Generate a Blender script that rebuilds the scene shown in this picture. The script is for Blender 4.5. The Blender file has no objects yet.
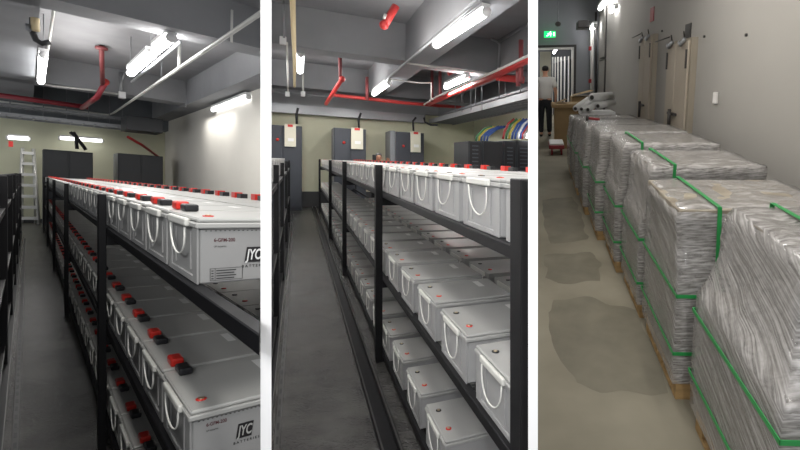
import bpy, bmesh, math, random
from mathutils import Vector, Matrix, noise
random.seed(7)
C = bpy.context.scene.collection
# ------------------------------------------------------------------ camera and the three room frames
F, PX, PY, EYE = 465.0, 510.0, 175.0, 1.8
CAM = Vector((0, 0, EYE))
def ray(x, y): return Vector(((x-PX)/F, 1.0, -(y-PY)/F))
def frame(vd, vl=None, vv=None):
    D = ray(*vd).normalized()
    if vv:
        V = -ray(*vv).normalized(); V = (V-D*V.dot(D)).normalized(); L = D.cross(V).normalized()
    else:
        V = Vector((0, 0, 1)); L = ray(*vl).normalized()
    return Matrix((D, L, V)).transposed()
# each room: a = along its aisle, b = to the side, c = up, measured from the eye
ROOM = {1: frame((28, 172), (980, 219)), 2: frame((298, 157), (1440, 197)), 3: frame((540, 75), None, (545, 2348))}
def at(r, x, y, a=None, b=None, c=None):
    q = ROOM[r].inverted() @ ray(x, y)
    t = a/q.x if a is not None else (b/q.y if b is not None else c/q.z)
    return q*t
def W(r, p): return ROOM[r] @ Vector(p) + CAM

# ------------------------------------------------------------------ materials
def lin(c):
    if isinstance(c, str): c = [int(c[i:i+2], 16)/255 for i in (0, 2, 4)]
    return tuple((x/12.92 if x <= .04045 else ((x+.055)/1.055)**2.4) for x in c) + (1,)
def mat(name, col, rough=.5, metal=0, var=0, scale=6, bump=0, bscale=40, emit=0, col2=None, spec=.5, stretch=(1, 1, 1), detail=4):
    m = bpy.data.materials.new(name); m.use_nodes = True
    nt = m.node_tree; p = nt.nodes['Principled BSDF']
    p.inputs['Roughness'].default_value = rough; p.inputs['Metallic'].default_value = metal
    p.inputs['Specular IOR Level'].default_value = spec
    base = lin(col); p.inputs['Base Color'].default_value = base
    if emit:
        p.inputs['Emission Color'].default_value = base; p.inputs['Emission Strength'].default_value = emit
    tc = nt.nodes.new('ShaderNodeTexCoord'); mp = nt.nodes.new('ShaderNodeMapping')
    mp.inputs['Scale'].default_value = stretch
    nt.links.new(tc.outputs['Object'], mp.inputs['Vector'])
    if var or col2:
        n = nt.nodes.new('ShaderNodeTexNoise'); n.inputs['Scale'].default_value = scale; n.inputs['Detail'].default_value = detail
        nt.links.new(mp.outputs[0], n.inputs['Vector'])
        r = nt.nodes.new('ShaderNodeValToRGB')
        r.color_ramp.elements[0].position = .35; r.color_ramp.elements[1].position = .68
        c2 = lin(col2) if col2 else base
        r.color_ramp.elements[0].color = tuple(x*(1-var) for x in base[:3])+(1,)
        r.color_ramp.elements[1].color = tuple(min(1, x*(1+var)) for x in c2[:3])+(1,)
        nt.links.new(n.outputs['Fac'], r.inputs[0]); nt.links.new(r.outputs[0], p.inputs['Base Color'])
    if bump:
        n = nt.nodes.new('ShaderNodeTexNoise'); n.inputs['Scale'].default_value = bscale; n.inputs['Detail'].default_value = 5
        nt.links.new(mp.outputs[0], n.inputs['Vector'])
        b = nt.nodes.new('ShaderNodeBump'); b.inputs['Strength'].default_value = bump; b.inputs['Distance'].default_value = .02
        nt.links.new(n.outputs['Fac'], b.inputs['Height']); nt.links.new(b.outputs[0], p.inputs['Normal'])
    return m
M = {}
M['slab'] = mat('ceiling_paint', '8b8b8e', .85, var=.08, scale=1.2)
M['beam'] = mat('beam_paint', '87888b', .85, var=.08, scale=1.0)
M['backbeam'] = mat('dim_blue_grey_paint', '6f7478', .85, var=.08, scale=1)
M['pipe_wine'] = mat('wine_red_pipe', '96323c', .45)
M['cream'] = mat('cream_wall', 'd4d4ba', .8, var=.04, scale=1)
M['white_wall'] = mat('white_wall', 'd8d5cd', .8, var=.03, scale=.8)
M['partition'] = mat('partition_paint', 'fbfbfb', .7)
M['floor'] = mat('anti_slip_plate', '3b3a39', .27, var=.3, scale=3, bump=.45, bscale=60, col2='4a4947', spec=.7)
M['kick'] = mat('dark_kick_wall', '3a3b3c', .6)
M['black'] = mat('black_steel', '17171a', .42, spec=.4)
M['rack'] = mat('rack_steel', '101013', .5, spec=.35)
M['railedge'] = mat('galvanised_edge', '5d5d5b', .4, metal=.6)
M['case'] = mat('battery_case', '9d9d9c', .42, var=.03, scale=3)
M['lid'] = mat('battery_lid', 'aeaeab', .38, var=.03, scale=3)
M['case2'] = mat('battery_case_pale', 'a4a4a4', .42, var=.03, scale=3)
M['lid2'] = mat('battery_lid_pale', 'a9a9a7', .36, var=.03, scale=3)
M['grip'] = mat('handle_grip', 'd8d8d2', .4)
M['rope'] = mat('handle_rope', 'e8e8e2', .6)
M['red'] = mat('red_cap', 'dc3228', .35)
M['blackcap'] = mat('black_cap', '202024', .35)
M['term'] = mat('brass_terminal', 'c8b89a', .3, metal=.8)
M['ink'] = mat('black_ink', '1c1a1c', .5)
M['redink'] = mat('dark_red_ink', '5a2a30', .5)
M['whitelab'] = mat('paper_label', 'e6e6e4', .5)
M['redlab'] = mat('red_label', 'c22e28', .5)
M['cabinet'] = mat('cabinet_slate', '3f434a', .5, spec=.4)
M['cabside'] = mat('cabinet_side', '84878b', .5)
M['cabdark'] = mat('cabinet_black', '2c2f33', .5)
M['panel'] = mat('cream_panel', 'd6d4c2', .5)
M['pipe_red'] = mat('red_pipe', 'c23a38', .4)
M['pipe_dark'] = mat('dark_red_pipe', '7c3a3c', .5)
M['pipe_white'] = mat('white_conduit', 'c9c9c4', .4)
M['steel'] = mat('galvanised_steel', '9b9da0', .38, metal=.5)
M['rod'] = mat('hanger_rod', '85878a', .45, metal=.4)
M['slot'] = mat('slotted_steel', '4a4a49', .5, metal=.3)
M['alu'] = mat('aluminium', 'd8d8d4', .35, metal=.3)
M['tube'] = mat('fluorescent_tube', 'ffffff', .5, emit=16)
M['tube_soft'] = mat('fluorescent_tube_soft', 'ffffff', .5, emit=3.5)
M['lamp'] = mat('lamp_body', 'd8d8d8', .5)
M['cable_k'] = mat('black_cable', '1d1d20', .5)
M['cable_b'] = mat('blue_cable', '2a4a8c', .45)
M['cable_y'] = mat('yellow_cable', 'b8a43a', .45)
M['cable_g'] = mat('green_cable', '2c6e44', .45)
M['cable_r'] = mat('red_cable', '9c3030', .45)
M['cable_c'] = mat('cream_cable', 'd3c19a', .5)
M['wall3'] = mat('corridor_wall', '98958f', .85, var=.04, scale=.8)
M['wall3b'] = mat('corridor_end_wall', '8b8d91', .85, var=.05, scale=1)
M['floor3'] = mat('concrete_floor', '807a69', .7, var=.14, scale=1.3, bump=.15, bscale=9, col2='8a8474')
M['floortone'] = mat('dark_floor_patch', '6f6a5b', .65, var=.14, scale=5)  # darker tone for the floor patches
M['carton'] = mat('carton_board', '8c7450', .75, var=.1, scale=4)
M['cartong'] = mat('carton_grey', '6f685f', .65, var=.22, scale=5, stretch=(1, 1, 7))
M['topboard'] = mat('film_dulled_board', '8b7e6c', .35, var=.3, scale=3, stretch=(1, 5, 4), bump=.4, bscale=20, col2='a09889')
M['wood'] = mat('pallet_wood', 'a8895c', .75, var=.2, scale=5, stretch=(1, 6, 6))
M['strap'] = mat('green_strap', '2a8f4a', .4)
M['doorp'] = mat('door_cream', 'a3998a', .6, var=.05, scale=2)
M['doorf'] = mat('door_frame', '8f8677', .6)
M['iron'] = mat('dark_iron', '34302e', .5)
M['skin'] = mat('skin', 'c9967a', .5)
M['hair'] = mat('hair', '16130f', .6)
M['tee'] = mat('white_tshirt', 'cfcdc8', .85)
M['trouser'] = mat('black_trousers', '1b1c20', .85)
M['shirtd'] = mat('dark_shirt', '2a3040', .85)
M['shoe'] = mat('shoe', '26241f', .6)
M['paper'] = mat('white_paper', 'dededc', .6)
M['exitg'] = mat('exit_sign_green', '18d070', .5, emit=1.6)
M['exitw'] = mat('exit_sign_white', 'e8fff2', .5, emit=1.8)
M['alarm'] = mat('alarm_red', 'a02028', .4)
M['ironwhite'] = mat('white_enamel', 'd9d6d2', .5)
M['cart'] = mat('truck_red', '8c2a30', .45)
def film_mat():
    m = bpy.data.materials.new('stretch_film'); m.use_nodes = True; nt = m.node_tree
    for n in list(nt.nodes): nt.nodes.remove(n)
    L = nt.links.new; N = nt.nodes.new
    out = N('ShaderNodeOutputMaterial'); mix = N('ShaderNodeMixShader'); tr = N('ShaderNodeBsdfTransparent'); p = N('ShaderNodeBsdfPrincipled')
    p.inputs['Roughness'].default_value = .1; p.inputs['Specular IOR Level'].default_value = .8
    tc = N('ShaderNodeTexCoord')
    def nz(scale, st, rot=(0, 0, 0), det=5, dist=0):
        m0 = N('ShaderNodeMapping'); m0.inputs['Rotation'].default_value = rot
        mp = N('ShaderNodeMapping'); mp.inputs['Scale'].default_value = st
        n = N('ShaderNodeTexNoise'); n.inputs['Scale'].default_value = scale; n.inputs['Detail'].default_value = det; n.inputs['Distortion'].default_value = dist
        L(tc.outputs['Object'], m0.inputs[0]); L(m0.outputs[0], mp.inputs[0]); L(mp.outputs[0], n.inputs['Vector']); return n.outputs['Fac']
    s1 = nz(1, (14, 3.5, 150), (-.55, .1, 0), 4, .1)      # slanting stretch streaks
    s2 = nz(1, (26, 20, 34), (.3, 0, 0), 4, 1.2)   # crumples
    a = N('ShaderNodeMath'); a.operation = 'MULTIPLY_ADD'; a.inputs[1].default_value = .6
    b = N('ShaderNodeMath'); b.operation = 'MULTIPLY'; b.inputs[1].default_value = .4
    L(s2, b.inputs[0]); L(s1, a.inputs[0]); L(b.outputs[0], a.inputs[2])
    bp = N('ShaderNodeBump'); bp.inputs['Strength'].default_value = .9; bp.inputs['Distance'].default_value = .007
    L(a.outputs[0], bp.inputs['Height']); L(bp.outputs[0], p.inputs['Normal'])
    cr = N('ShaderNodeValToRGB'); cr.color_ramp.elements[0].position = .4; cr.color_ramp.elements[1].position = .62
    cr.color_ramp.elements[0].color = lin('9c9996'); cr.color_ramp.elements[1].color = lin('bfbcb9')
    L(s1, cr.inputs[0]); L(cr.outputs[0], p.inputs['Base Color'])
    op = N('ShaderNodeMapRange'); op.inputs[1].default_value = .38; op.inputs[2].default_value = .62; op.inputs[3].default_value = .48; op.inputs[4].default_value = .78
    L(a.outputs[0], op.inputs[0])
    L(op.outputs[0], mix.inputs[0]); L(tr.outputs[0], mix.inputs[1]); L(p.outputs[0], mix.inputs[2]); L(mix.outputs[0], out.inputs['Surface'])
    return m
M['film'] = film_mat()

# ------------------------------------------------------------------ mesh helpers (room coordinates a, b, c)
class B:
    def __init__(s): s.bm = bmesh.new(); s.mats = []; s.mi = 0
    def m(s, key):
        if key not in s.mats: s.mats.append(key)
        s.mi = s.mats.index(key); return s
    def _tag(s, before):
        for f in s.bm.faces:
            if f.index == -1 or f not in before: f.material_index = s.mi
    def box(s, lo, hi, bev=0, seg=1):
        n0 = set(s.bm.faces)
        vs = [s.bm.verts.new((x, y, z)) for x in (lo[0], hi[0]) for y in (lo[1], hi[1]) for z in (lo[2], hi[2])]
        for q in ((0, 1, 3, 2), (4, 6, 7, 5), (0, 4, 5, 1), (2, 3, 7, 6), (0, 2, 6, 4), (1, 5, 7, 3)):
            s.bm.faces.new([vs[i] for i in q])
        if bev:
            es = list({e for v in vs for e in v.link_edges})
            bmesh.ops.bevel(s.bm, geom=es, offset=bev, segments=seg, affect='EDGES', profile=.5)
        for f in s.bm.faces:
            if f not in n0: f.material_index = s.mi
        return s
    def hexa(s, lo4, hi4):
        """prism between two quads given as four points each, same order"""
        n0 = set(s.bm.faces)
        v = [s.bm.verts.new(p) for p in list(lo4)+list(hi4)]
        k = len(lo4)
        s.bm.faces.new(v[:k][::-1]); s.bm.faces.new(v[k:])
        for i in range(k): s.bm.faces.new((v[i], v[(i+1) % k], v[k+(i+1) % k], v[k+i]))
        for f in s.bm.faces:
            if f not in n0: f.material_index = s.mi
        return s
    def tube(s, pts, r, n=8, closed=False, cap=True, r2=None):
        n0 = set(s.bm.faces); pts = [Vector(p) for p in pts]; rings = []; N = len(pts); up = None
        for i, p in enumerate(pts):
            d = (pts[(i+1) % N]-pts[i-1]) if closed else (pts[min(i+1, N-1)]-pts[max(i-1, 0)])
            d.normalize()
            if up is None: up = Vector((0, 0, 1)) if abs(d.z) < .9 else Vector((1, 0, 0))
            x = d.cross(up)
            if x.length < 1e-4: x = d.cross(Vector((.3, 1, .2)))
            x.normalize(); y = x.cross(d).normalized(); up = y
            rr = r if r2 is None else r+(r2-r)*i/(N-1)
            rings.append([s.bm.verts.new(p+(x*math.cos(t)+y*math.sin(t))*rr) for t in [2*math.pi*k/n for k in range(n)]])
        for i in range(N if closed else N-1):
            A, Bq = rings[i], rings[(i+1) % N]
            for k in range(n): s.bm.faces.new((A[k], A[(k+1) % n], Bq[(k+1) % n], Bq[k]))
        if cap and not closed:
            s.bm.faces.new(rings[0][::-1]); s.bm.faces.new(rings[-1])
        for f in s.bm.faces:
            if f not in n0: f.material_index = s.mi; f.smooth = True
        return s
    def disc(s, c, r, h, n=14): return s.tube([c, (c[0], c[1], c[2]+h)], r, n)
    def ball(s, c, r, n=10, sc=(1, 1, 1)):
        n0 = set(s.bm.faces)
        mt = Matrix.Translation(c) @ Matrix.Diagonal((r*sc[0], r*sc[1], r*sc[2], 1))
        bmesh.ops.create_uvsphere(s.bm, u_segments=n, v_segments=max(6, n//2+2), radius=1, matrix=mt)
        for f in s.bm.faces:
            if f not in n0: f.material_index = s.mi; f.smooth = True
        return s
    def build(s, name, r, key=None, parent=None, origin=(0, 0, 0)):
        """link as ONE mesh; origin = the thing's base point in room coordinates"""
        me = bpy.data.meshes.new(name); R = ROOM[r] if r else Matrix.Identity(3)
        o3 = Vector(parent['_o'] if parent else origin)
        if key and not s.mats: s.mats = [key]
        bmesh.ops.recalc_face_normals(s.bm, faces=s.bm.faces[:])
        for v in s.bm.verts: v.co = R @ (v.co-o3)
        if R.determinant() < 0: bmesh.ops.reverse_faces(s.bm, faces=s.bm.faces[:])
        s.bm.to_mesh(me); s.bm.free()
        for k in s.mats or ['case']: me.materials.append(M[k])
        ob = bpy.data.objects.new(name, me); C.objects.link(ob)
        ob['_o'] = tuple(o3); ob['_r'] = r
        if parent: ob.parent = parent
        else: ob.location = (R @ o3) + (CAM if r else Vector())
        return ob
def thing(name, r, origin, label, cat, group=None):
    o = bpy.data.objects.new(name, None); C.objects.link(o); o.empty_display_size = .05
    o['_o'] = tuple(origin); o['_r'] = r
    o.location = (ROOM[r] @ Vector(origin)) + CAM
    return tag(o, label, cat, group)
def tag(o, label, cat, group=None):
    o['label'] = label; o['category'] = cat
    if group: o['group'] = group
    return o
def struct(o): o['kind'] = 'structure'; return o
def kids(o): return [c for c in bpy.data.objects if c.parent == o]
KID = {}
def dup(root, newo, label, group=None):
    """copy a thing with its parts and sub-parts"""
    if root.name not in KID: KID[root.name] = [(c, kids(c)) for c in kids(root)]
    r = root.copy(); C.objects.link(r); R = ROOM[root['_r']]
    r.location = (R @ Vector(newo)) + CAM; r['_o'] = tuple(newo); r['label'] = label
    if group: r['group'] = group
    for ch, gs in KID[root.name]:
        c = ch.copy(); C.objects.link(c); c.parent = r
        for g in gs:
            d = g.copy(); C.objects.link(d); d.parent = c
    return r
ORD = ['zeroth', 'first', 'second', 'third', 'fourth', 'fifth', 'sixth', 'seventh', 'eighth', 'ninth', 'tenth', 'eleventh', 'twelfth', 'thirteenth', 'fourteenth', 'fifteenth', 'sixteenth', 'seventeenth', 'eighteenth', 'nineteenth', 'twentieth']
ORD += ['twenty-'+x for x in ORD[1:10]] + ['thirtieth'] + ['thirty-'+x for x in ORD[1:10]] + ['fortieth'] + ['forty-'+x for x in ORD[1:10]]

def text_mesh(body, size, r, o, ux, uy, key, name, parent, shear=0, width=None, bold=0):
    """lettering in the plane spanned by ux (reading direction) and uy (up), at o in room coordinates"""
    cu = bpy.data.curves.new(name, 'FONT'); cu.body = body; cu.size = size; cu.shear = shear; cu.offset = bold; cu.extrude = 0
    t = bpy.data.objects.new('tmp', cu); C.objects.link(t)
    dg = bpy.context.evaluated_depsgraph_get(); dg.update()
    me = bpy.data.meshes.new_from_object(t.evaluated_get(dg)); bpy.data.objects.remove(t); bpy.data.curves.remove(cu)
    w = max([v.co.x for v in me.vertices]+[1e-6]); k = (width/w) if width else 1
    R = ROOM[r]; o3 = Vector(parent['_o'])
    for v in me.vertices:
        v.co = R @ (Vector(o)-o3+Vector(ux)*v.co.x*k+Vector(uy)*v.co.y)
    me.materials.append(M[key]); ob = bpy.data.objects.new(name, me); C.objects.link(ob); ob.parent = parent
    ob['_o'] = tuple(o3); ob['_r'] = r
    return ob

# ------------------------------------------------------------------ the setting: partitions
def partition(x, name, y0=1.2, y1=19.5, half=.0125, z0=-.3, z1=6):
    d = Vector(((x-PX)/F, 1, 0)).normalized(); n = Vector((d.y, -d.x, 0))
    p0 = d*(y0/d.y); p1 = d*(y1/d.y); b = B().m('partition')
    q = [p0-n*half, p0+n*half, p1+n*half, p1-n*half]
    b.hexa([(v.x, v.y, z0) for v in q], [(v.x, v.y, z1) for v in q])
    o = struct(b.build(name, 0)); return d, n, half
PA = partition(266, 'wall_divider_front'); PB = partition(533, 'wall_divider_rear')

# ------------------------------------------------------------------ batteries
def battery(r, o, w, L, h, style, near=True, label='', group=''):
    """w along the aisle, L into the rack, h high; terminals and handle at the aisle end"""
    a, b, c = o
    lid = 'lid' if r == 1 else 'lid2'; cs = 'case' if r == 1 else 'case2'
    LT = .034
    if near:
        t = thing('battery', r, o, label, 'battery', group)
        k = B().m(cs).box((a+.012, b+.012, c), (a+w-.012, b+L-.012, c+h-LT), .006)
        # raised frame around the recessed end panel, both ends, and side ribs
        for bb in (b+.012, b+L-.012):
            s = -1 if bb < b+.1 else 1
            y0, y1 = sorted((bb, bb+s*.007))
            k.box((a+.012, y0, c), (a+.07, y1, c+h-LT), .002).box((a+w-.07, y0, c), (a+w-.012, y1, c+h-LT), .002)
            k.box((a+.07, y0, c), (a+w-.07, y1, c+.022), .002)
            k.box((a+.11, y0+.002, c+.035), (a+.125, y1, c+h-LT-.02), .001).box((a+w-.125, y0+.002, c+.035), (a+w-.11, y1, c+h-LT-.02), .001)
        k.build('case', r, parent=t)
        l = B().m(lid).box((a, b, c+h-LT), (a+w, b+L, c+h-LT*.45), .004).box((a+.006, b+.006, c+h-LT*.45), (a+w-.006, b+L-.006, c+h), .005)
        l.build('lid', r, parent=t)
        g = B().m('grip').box((a+.095, b-.0125, c+h-LT*1.0), (a+w-.095, b+.004, c+h-.006), .006, 2)
        g.build('handle_grip', r, parent=t)
        sag = (.105 if r == 1 else .135)+random.uniform(-.02, .012); sk = random.uniform(-.04, .04); pts = []
        for i in range(15):
            u = math.pi*i/14
            pts.append((a+w/2+math.cos(u)*(w*.24)+sk*math.sin(u), b-.0065-.003*math.sin(u), c+h-LT-.004-sag*math.sin(u)**.75))
        B().m('rope').tube(pts, .0034, 6).build('rope_handle', r, parent=t)
        lab = B().m('whitelab').box((a+w*.55, b+L*.72, c+h), (a+w*.85, b+L*.80, c+h+.0008)); lab.build('paper_label', r, parent=t)
        if style == 'open':
            for i, (fa, col) in enumerate(((.27, 'red'), (.75, 'blackcap'))):
                e = B().m(col).disc((a+w*fa, b+.058, c+h), .0165, .003).m('term').disc((a+w*fa, b+.058, c+h+.003), .009, .003, 8)
                e.build('terminal', r, parent=t)
        if style == 'first':
            B().m('red').disc((a+w*.2, b+.055, c+h), .017, .003).m('term').disc((a+w*.2, b+.055, c+h+.003), .010, .003, 8).build('terminal', r, parent=t)
        if style in ('capped', 'first'):
            x = a+w-.095
            B().m('blackcap').box((x, b+.042, c+h), (x+.085, b+.088, c+h+.028), .007, 2).build('terminal_cap', r, parent=t)
        if style == 'capped':
            x = a+.015
            B().m('red').box((x, b+.036, c+h), (x+.08, b+.082, c+h+.034), .008, 2).build('terminal_cap', r, parent=t)
        return t
    k = B().m(cs).box((a+.01, b+.01, c), (a+w-.01, b+L-.01, c+h-LT)).m(lid).box((a, b, c+h-LT), (a+w, b+L, c+h))
    k.m('grip').box((a+.075, b-.0125, c+h-LT), (a+w-.075, b+.004, c+h-.004))
    pts = [(a+w/2+math.cos(math.pi*i/6)*w*.27, b-.0085, c+h-LT-.1*math.sin(math.pi*i/6)) for i in range(7)]
    k.m('rope').tube(pts, .0045, 4)
    if style == 'capped':
        k.m('blackcap').box((a+w-.095, b+.042, c+h), (a+w-.01, b+.088, c+h+.028)).m('red').box((a+.015, b+.036, c+h), (a+.095, b+.082, c+h+.034))
    elif style == 'backcaps':
        k.m('blackcap').box((a+w-.10, b+L-.10, c+h), (a+w-.01, b+L-.05, c+h+.034)).m('red').box((a+.012, b+L-.105, c+h), (a+.10, b+L-.05, c+h+.042))
    elif style == 'open':
        k.m('red').disc((a+w*.27, b+.058, c+h), .0165, .004, 8).m('blackcap').disc((a+w*.75, b+.058, c+h), .0165, .004, 8)
    o_ = k.build('battery', r, origin=o); return tag(o_, label, 'battery', group)

def rack(r, posts, b0, b1, levels, top, a0, a1, label, pw=.075, pd=.05, floor=-1.8, edge=True):
    t = thing('battery_rack', r, (a0, b0, floor), label, 'rack')
    for a in posts:
        for bb in (b0, b1-pd):
            k = B().m('rack').box((a-pw/2, bb, floor), (a+pw/2, bb+pd, top), .003)
            k.build('upright_post', r, parent=t)
        for (cb, _) in levels:
            B().m('rack').box((a-pw*.4, b0+pd, cb-.12), (a+pw*.4, b1-pd, cb-.045)).build('cross_member', r, parent=t)
    ib = b0+pd
    for (cb, _) in levels:
        for bb in (ib, (b0+b1)/2-.03, b1-pd-.04):
            B().m('rack').box((a0, bb, cb-.05), (a1, bb+.04, cb-.001), .003).build('shelf_beam', r, parent=t)
    return t

# ================================================================= ROOM 1 (racks seen along their capped terminals)
r = 1; FL = -1.8
struct(B().m('floor').box((-.5, -3, FL-.1), (24.3, 6, FL)).build('floor', r))
struct(B().m('cream').box((24, -3, FL), (24.3, 4.1, 3.3)).build('wall_back', r))
struct(B().m('white_wall').box((2.0, 3.99, FL), (24, 4.29, 2.35)).build('wall_side', r))
struct(B().m('slab').box((-.5, -3, 3.1), (24.3, 6, 3.4)).build('ceiling', r))
struct(B().m('beam').box((17.5, -3, 2.4), (18.3, 4.6, 3.1)).build('ceiling_beam', r))
struct(B().m('beam').box((9.0, -3, 2.4), (9.62, 4.6, 3.1)).build('ceiling_beam', r))
struct(B().m('beam').box((1.0, 3.45, 2.35), (24, 4.6, 3.1)).build('ceiling_beam', r))
struct(B().m('beam').box((1.0, -1.6, 2.4), (24, .12, 3.1)).build('ceiling_beam', r))
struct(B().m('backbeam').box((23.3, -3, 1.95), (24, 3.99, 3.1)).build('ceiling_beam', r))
struct(B().m('kick').box((23.9, -3, FL), (24, 4, FL+.12)).build('baseboard_back', r))
P1 = [4.06, 8.12, 12.15, 16.2, 20.2]
LV1 = [(-.336, 0), (-.99, 0), (-1.61, 0)]
rack(1, P1, .317, 1.42, LV1, -.12, .95, 20.4, 'long black steel battery rack with red capped rows, beside the cream and white walls', pd=.041)
w1, L1, h1, pit1 = .458, .425, .215, .47
def row(r, o, w, L, h, pitch, n, style, tmpl, group, nearlimit, dupes=True, first=None):
    protos = {}; out = []
    for i in range(n):
        a = o[0]+i*pitch; lab = tmpl.format(ORD[i+1])
        st = first if (i == 0 and first) else style
        nr = a < nearlimit
        key = (st, nr, i % 3 if nr else 0)
        if key in protos: out.append(dup(protos[key], (a, o[1], o[2]), lab, group))
        else:
            protos[key] = battery(r, (a, o[1], o[2]), w, L, h, st, nr, lab, group); out.append(protos[key])
    return out
G1 = row(1, (1.756, .372, -.336), w1, L1, h1, pit1, 38, 'capped', 'capped grey battery, {} from the front, top shelf beside the aisle', 'capped batteries on the top shelf', 8, first='first')
row(1, (1.756, .81, -.336), w1, L1, h1, pit1, 34, 'backcaps', 'grey battery, {} from the front in the inner row of the top shelf', 'inner row of capped batteries on the top shelf', 0)
G2 = row(1, (1.85, .372, -.99), w1, L1, h1, pit1, 36, 'capped', 'grey battery with red and black caps, {} from the front, middle shelf', 'capped batteries on the middle shelf', 8, first='first')
row(1, (1.85, .93, -.99), w1, L1, h1, pit1, 14, 'open', 'shaded grey battery, {} from the front in the inner row of the middle shelf', 'inner row of batteries on the middle shelf', 0)
row(1, (2.60, .372, -1.61), w1, L1, h1, pit1, 34, 'capped', 'grey battery with capped terminals, {} from the front of the lowest shelf', 'capped batteries on the lowest shelf', 7)
# lettering on the two front batteries
for t, (a0, cc) in ((G1[0], (1.756, -.336)), (G2[0], (1.85, -.99))):
    f = a0+.0105; dy = 0 if t is G1[0] else .012; top = cc+h1
    UX, UY = (0, 1, 0), (0, 0, 1)
    text_mesh('6-GFM-200', .0165, 1, (f, .424, top-.078+dy), UX, UY, 'redink', 'model_lettering', t, width=.062, bold=.0003)
    text_mesh('UP batteries', .0085, 1, (f, .424, top-.096+dy), UX, UY, 'ink', 'small_lettering', t, width=.036)
    e = B().m('ink'); x0 = .514; z0 = top-.150+dy
    e.hexa([(f, x0, z0), (f, x0+.05, z0-.001), (f, x0+.058, z0+.051), (f, x0+.008, z0+.051)], [(f-.001, x0, z0), (f-.001, x0+.05, z0-.001), (f-.001, x0+.058, z0+.051), (f-.001, x0+.008, z0+.051)])
    e.build('logo_block', 1, parent=t)
    text_mesh('JYC', .049, 1, (f-.0016, x0+.006, z0+.009), UX, UY, 'whitelab' if t is G1[0] else 'lid', 'logo_lettering', t, shear=.25, width=.048, bold=.0012)
    text_mesh('B A T T E R I E S', .012, 1, (f, x0-.008, z0-.018), UX, UY, 'ink', 'logo_caption', t, width=.085, bold=.0002)
    if t is G1[0]:
        q = B().m('ink'); y0, y1, z1, z2 = .413, .507, top-.205, top-.166
        for (p, s) in (((y0, z1), (y1, z1+.001)), ((y0, z2), (y1, z2+.001)), ((y0, z1), (y0+.001, z2)), ((y1, z1), (y1+.001, z2)), ((y0+.014, z1), (y0+.015, z2))):
            q.box((f-.0006, p[0], p[1]), (f, s[0], s[1]))
        for k in range(4):
            z = z1+.005+k*.0085; q.box((f-.0006, y0+.018, z), (f, y0+.07+.006*(k % 2), z+.0028)).box((f-.0006, y0+.004, z), (f, y0+.010, z+.0028))
        q.build('specification_table', 1, parent=t)
    d = B().m('ink')
    for k in range(26): d.box((f-.0006, .40+k*.0135, top-.043), (f, .405+k*.0135, top-.0405))
    d.build('dotted_line', 1, parent=t)
# rack across the aisle
def side_rack(r, b, posts, a0, a1, label, levels, top, floor=-1.8):
    t = thing('battery_rack', r, (a0, b-.5, floor), label, 'rack')
    for a in posts:
        B().m('rack').box((a-.04, b-.05, floor), (a+.04, b, top), .003).build('upright_post', r, parent=t)
    for c in levels:
        B().m('rack').box((a0, b-.06, c-.05), (a1, b-.015, c)).m('railedge').box((a0, b-.018, c-.004), (a1, b-.013, c+.002)).build('shelf_beam', r, parent=t)
    k = B().m('rack').box((a0, b-.03, floor), (a1, b+.015, floor+.035), .002).m('railedge').box((a0, b+.012, floor+.03), (a1, b+.017, floor+.037))
    k.build('base_rail', r, parent=t)
    B().m('rack').box((a0, b-(.12 if r == 1 else .47), floor), (a1, b-(.09 if r == 1 else .44), top)).build('dark_backing', r, parent=t)  # dark sheet added behind the posts so the rack reads dark
    return t
def flat_row(r, b, n, a0, pitch, cs, h, tmpl, group):
    for c in cs:
        proto = None
        for i in range(n):
            lab = tmpl.format(ORD[i+1], ['top', 'middle', 'lowest'][cs.index(c)])
            if proto is None:
                k = B().m('case').box((a0, b-.38, c), (a0+.43, b-.065, c+h-.03)).m('lid').box((a0-.004, b-.385, c+h-.03), (a0+.434, b-.06, c+h))
                proto = tag(k.build('battery', r, origin=(a0, b, c)), lab, 'battery', group)
            else: dup(proto, (a0+i*pitch, b, c), lab, group)
side_rack(1, -.13, [4.3, 6.3, 8.4, 10.6, 13, 16, 19.5], 1.2, 20, 'narrow dark rack edge across the aisle, facing the red capped rows', [-.34, -.99, -1.6], -.05)
# perforated slotted strip on its foot
k = B().m('slot').box((2.5, -.075, FL), (18, -.045, FL+.012))
for i in range(60): k.m('black').box((3.2+i*.17, -.068, FL+.012), (3.28+i*.17, -.052, FL+.0135))
tag(k.build('slotted_strip', 1, origin=(2.5, 0, FL)), 'perforated grey metal strip on the floor beside the narrow dark rack edge', 'strip')

# ladder leaning on the cream wall
def ladder():
    p = lambda x, y, a: at(1, x, y, a=a)
    t = thing('step_ladder', 1, (23.2, 0, FL), 'aluminium step ladder standing against the cream back wall at the aisle end', 'ladder')
    a = 23.3; bl, br = p(19, 222, a).y, p(38.5, 222, a).y; tl, tr = p(22.5, 148, a).y, p(33.5, 148, a).y; zt = p(27, 148, a).z
    for (b0, b1) in ((bl, tl), (br, tr)):
        B().m('alu').tube([(a-.25, b0, FL), (a+.3, b1, zt)], .05, 4).build('rail', 1, parent=t)
    B().m('alu').tube([(a+.55, bl+.08, FL), (a+.35, tl+.02, zt-.05)], .022, 4).build('rear_leg', 1, parent=t)
    B().m('alu').tube([(a+.55, br-.08, FL), (a+.35, tr-.02, zt-.05)], .022, 4).build('rear_leg', 1, parent=t)
    n = 7
    for i in range(n):
        u = (i+.55)/n; z = FL+u*(zt-FL); aa = a-.25+.55*u; x0 = bl+(tl-bl)*u; x1 = br+(tr-br)*u
        B().m('alu').box((aa-.10, x0, z-.05), (aa+.08, x1, z+.05)).build('step', 1, parent=t)
ladder()
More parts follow.
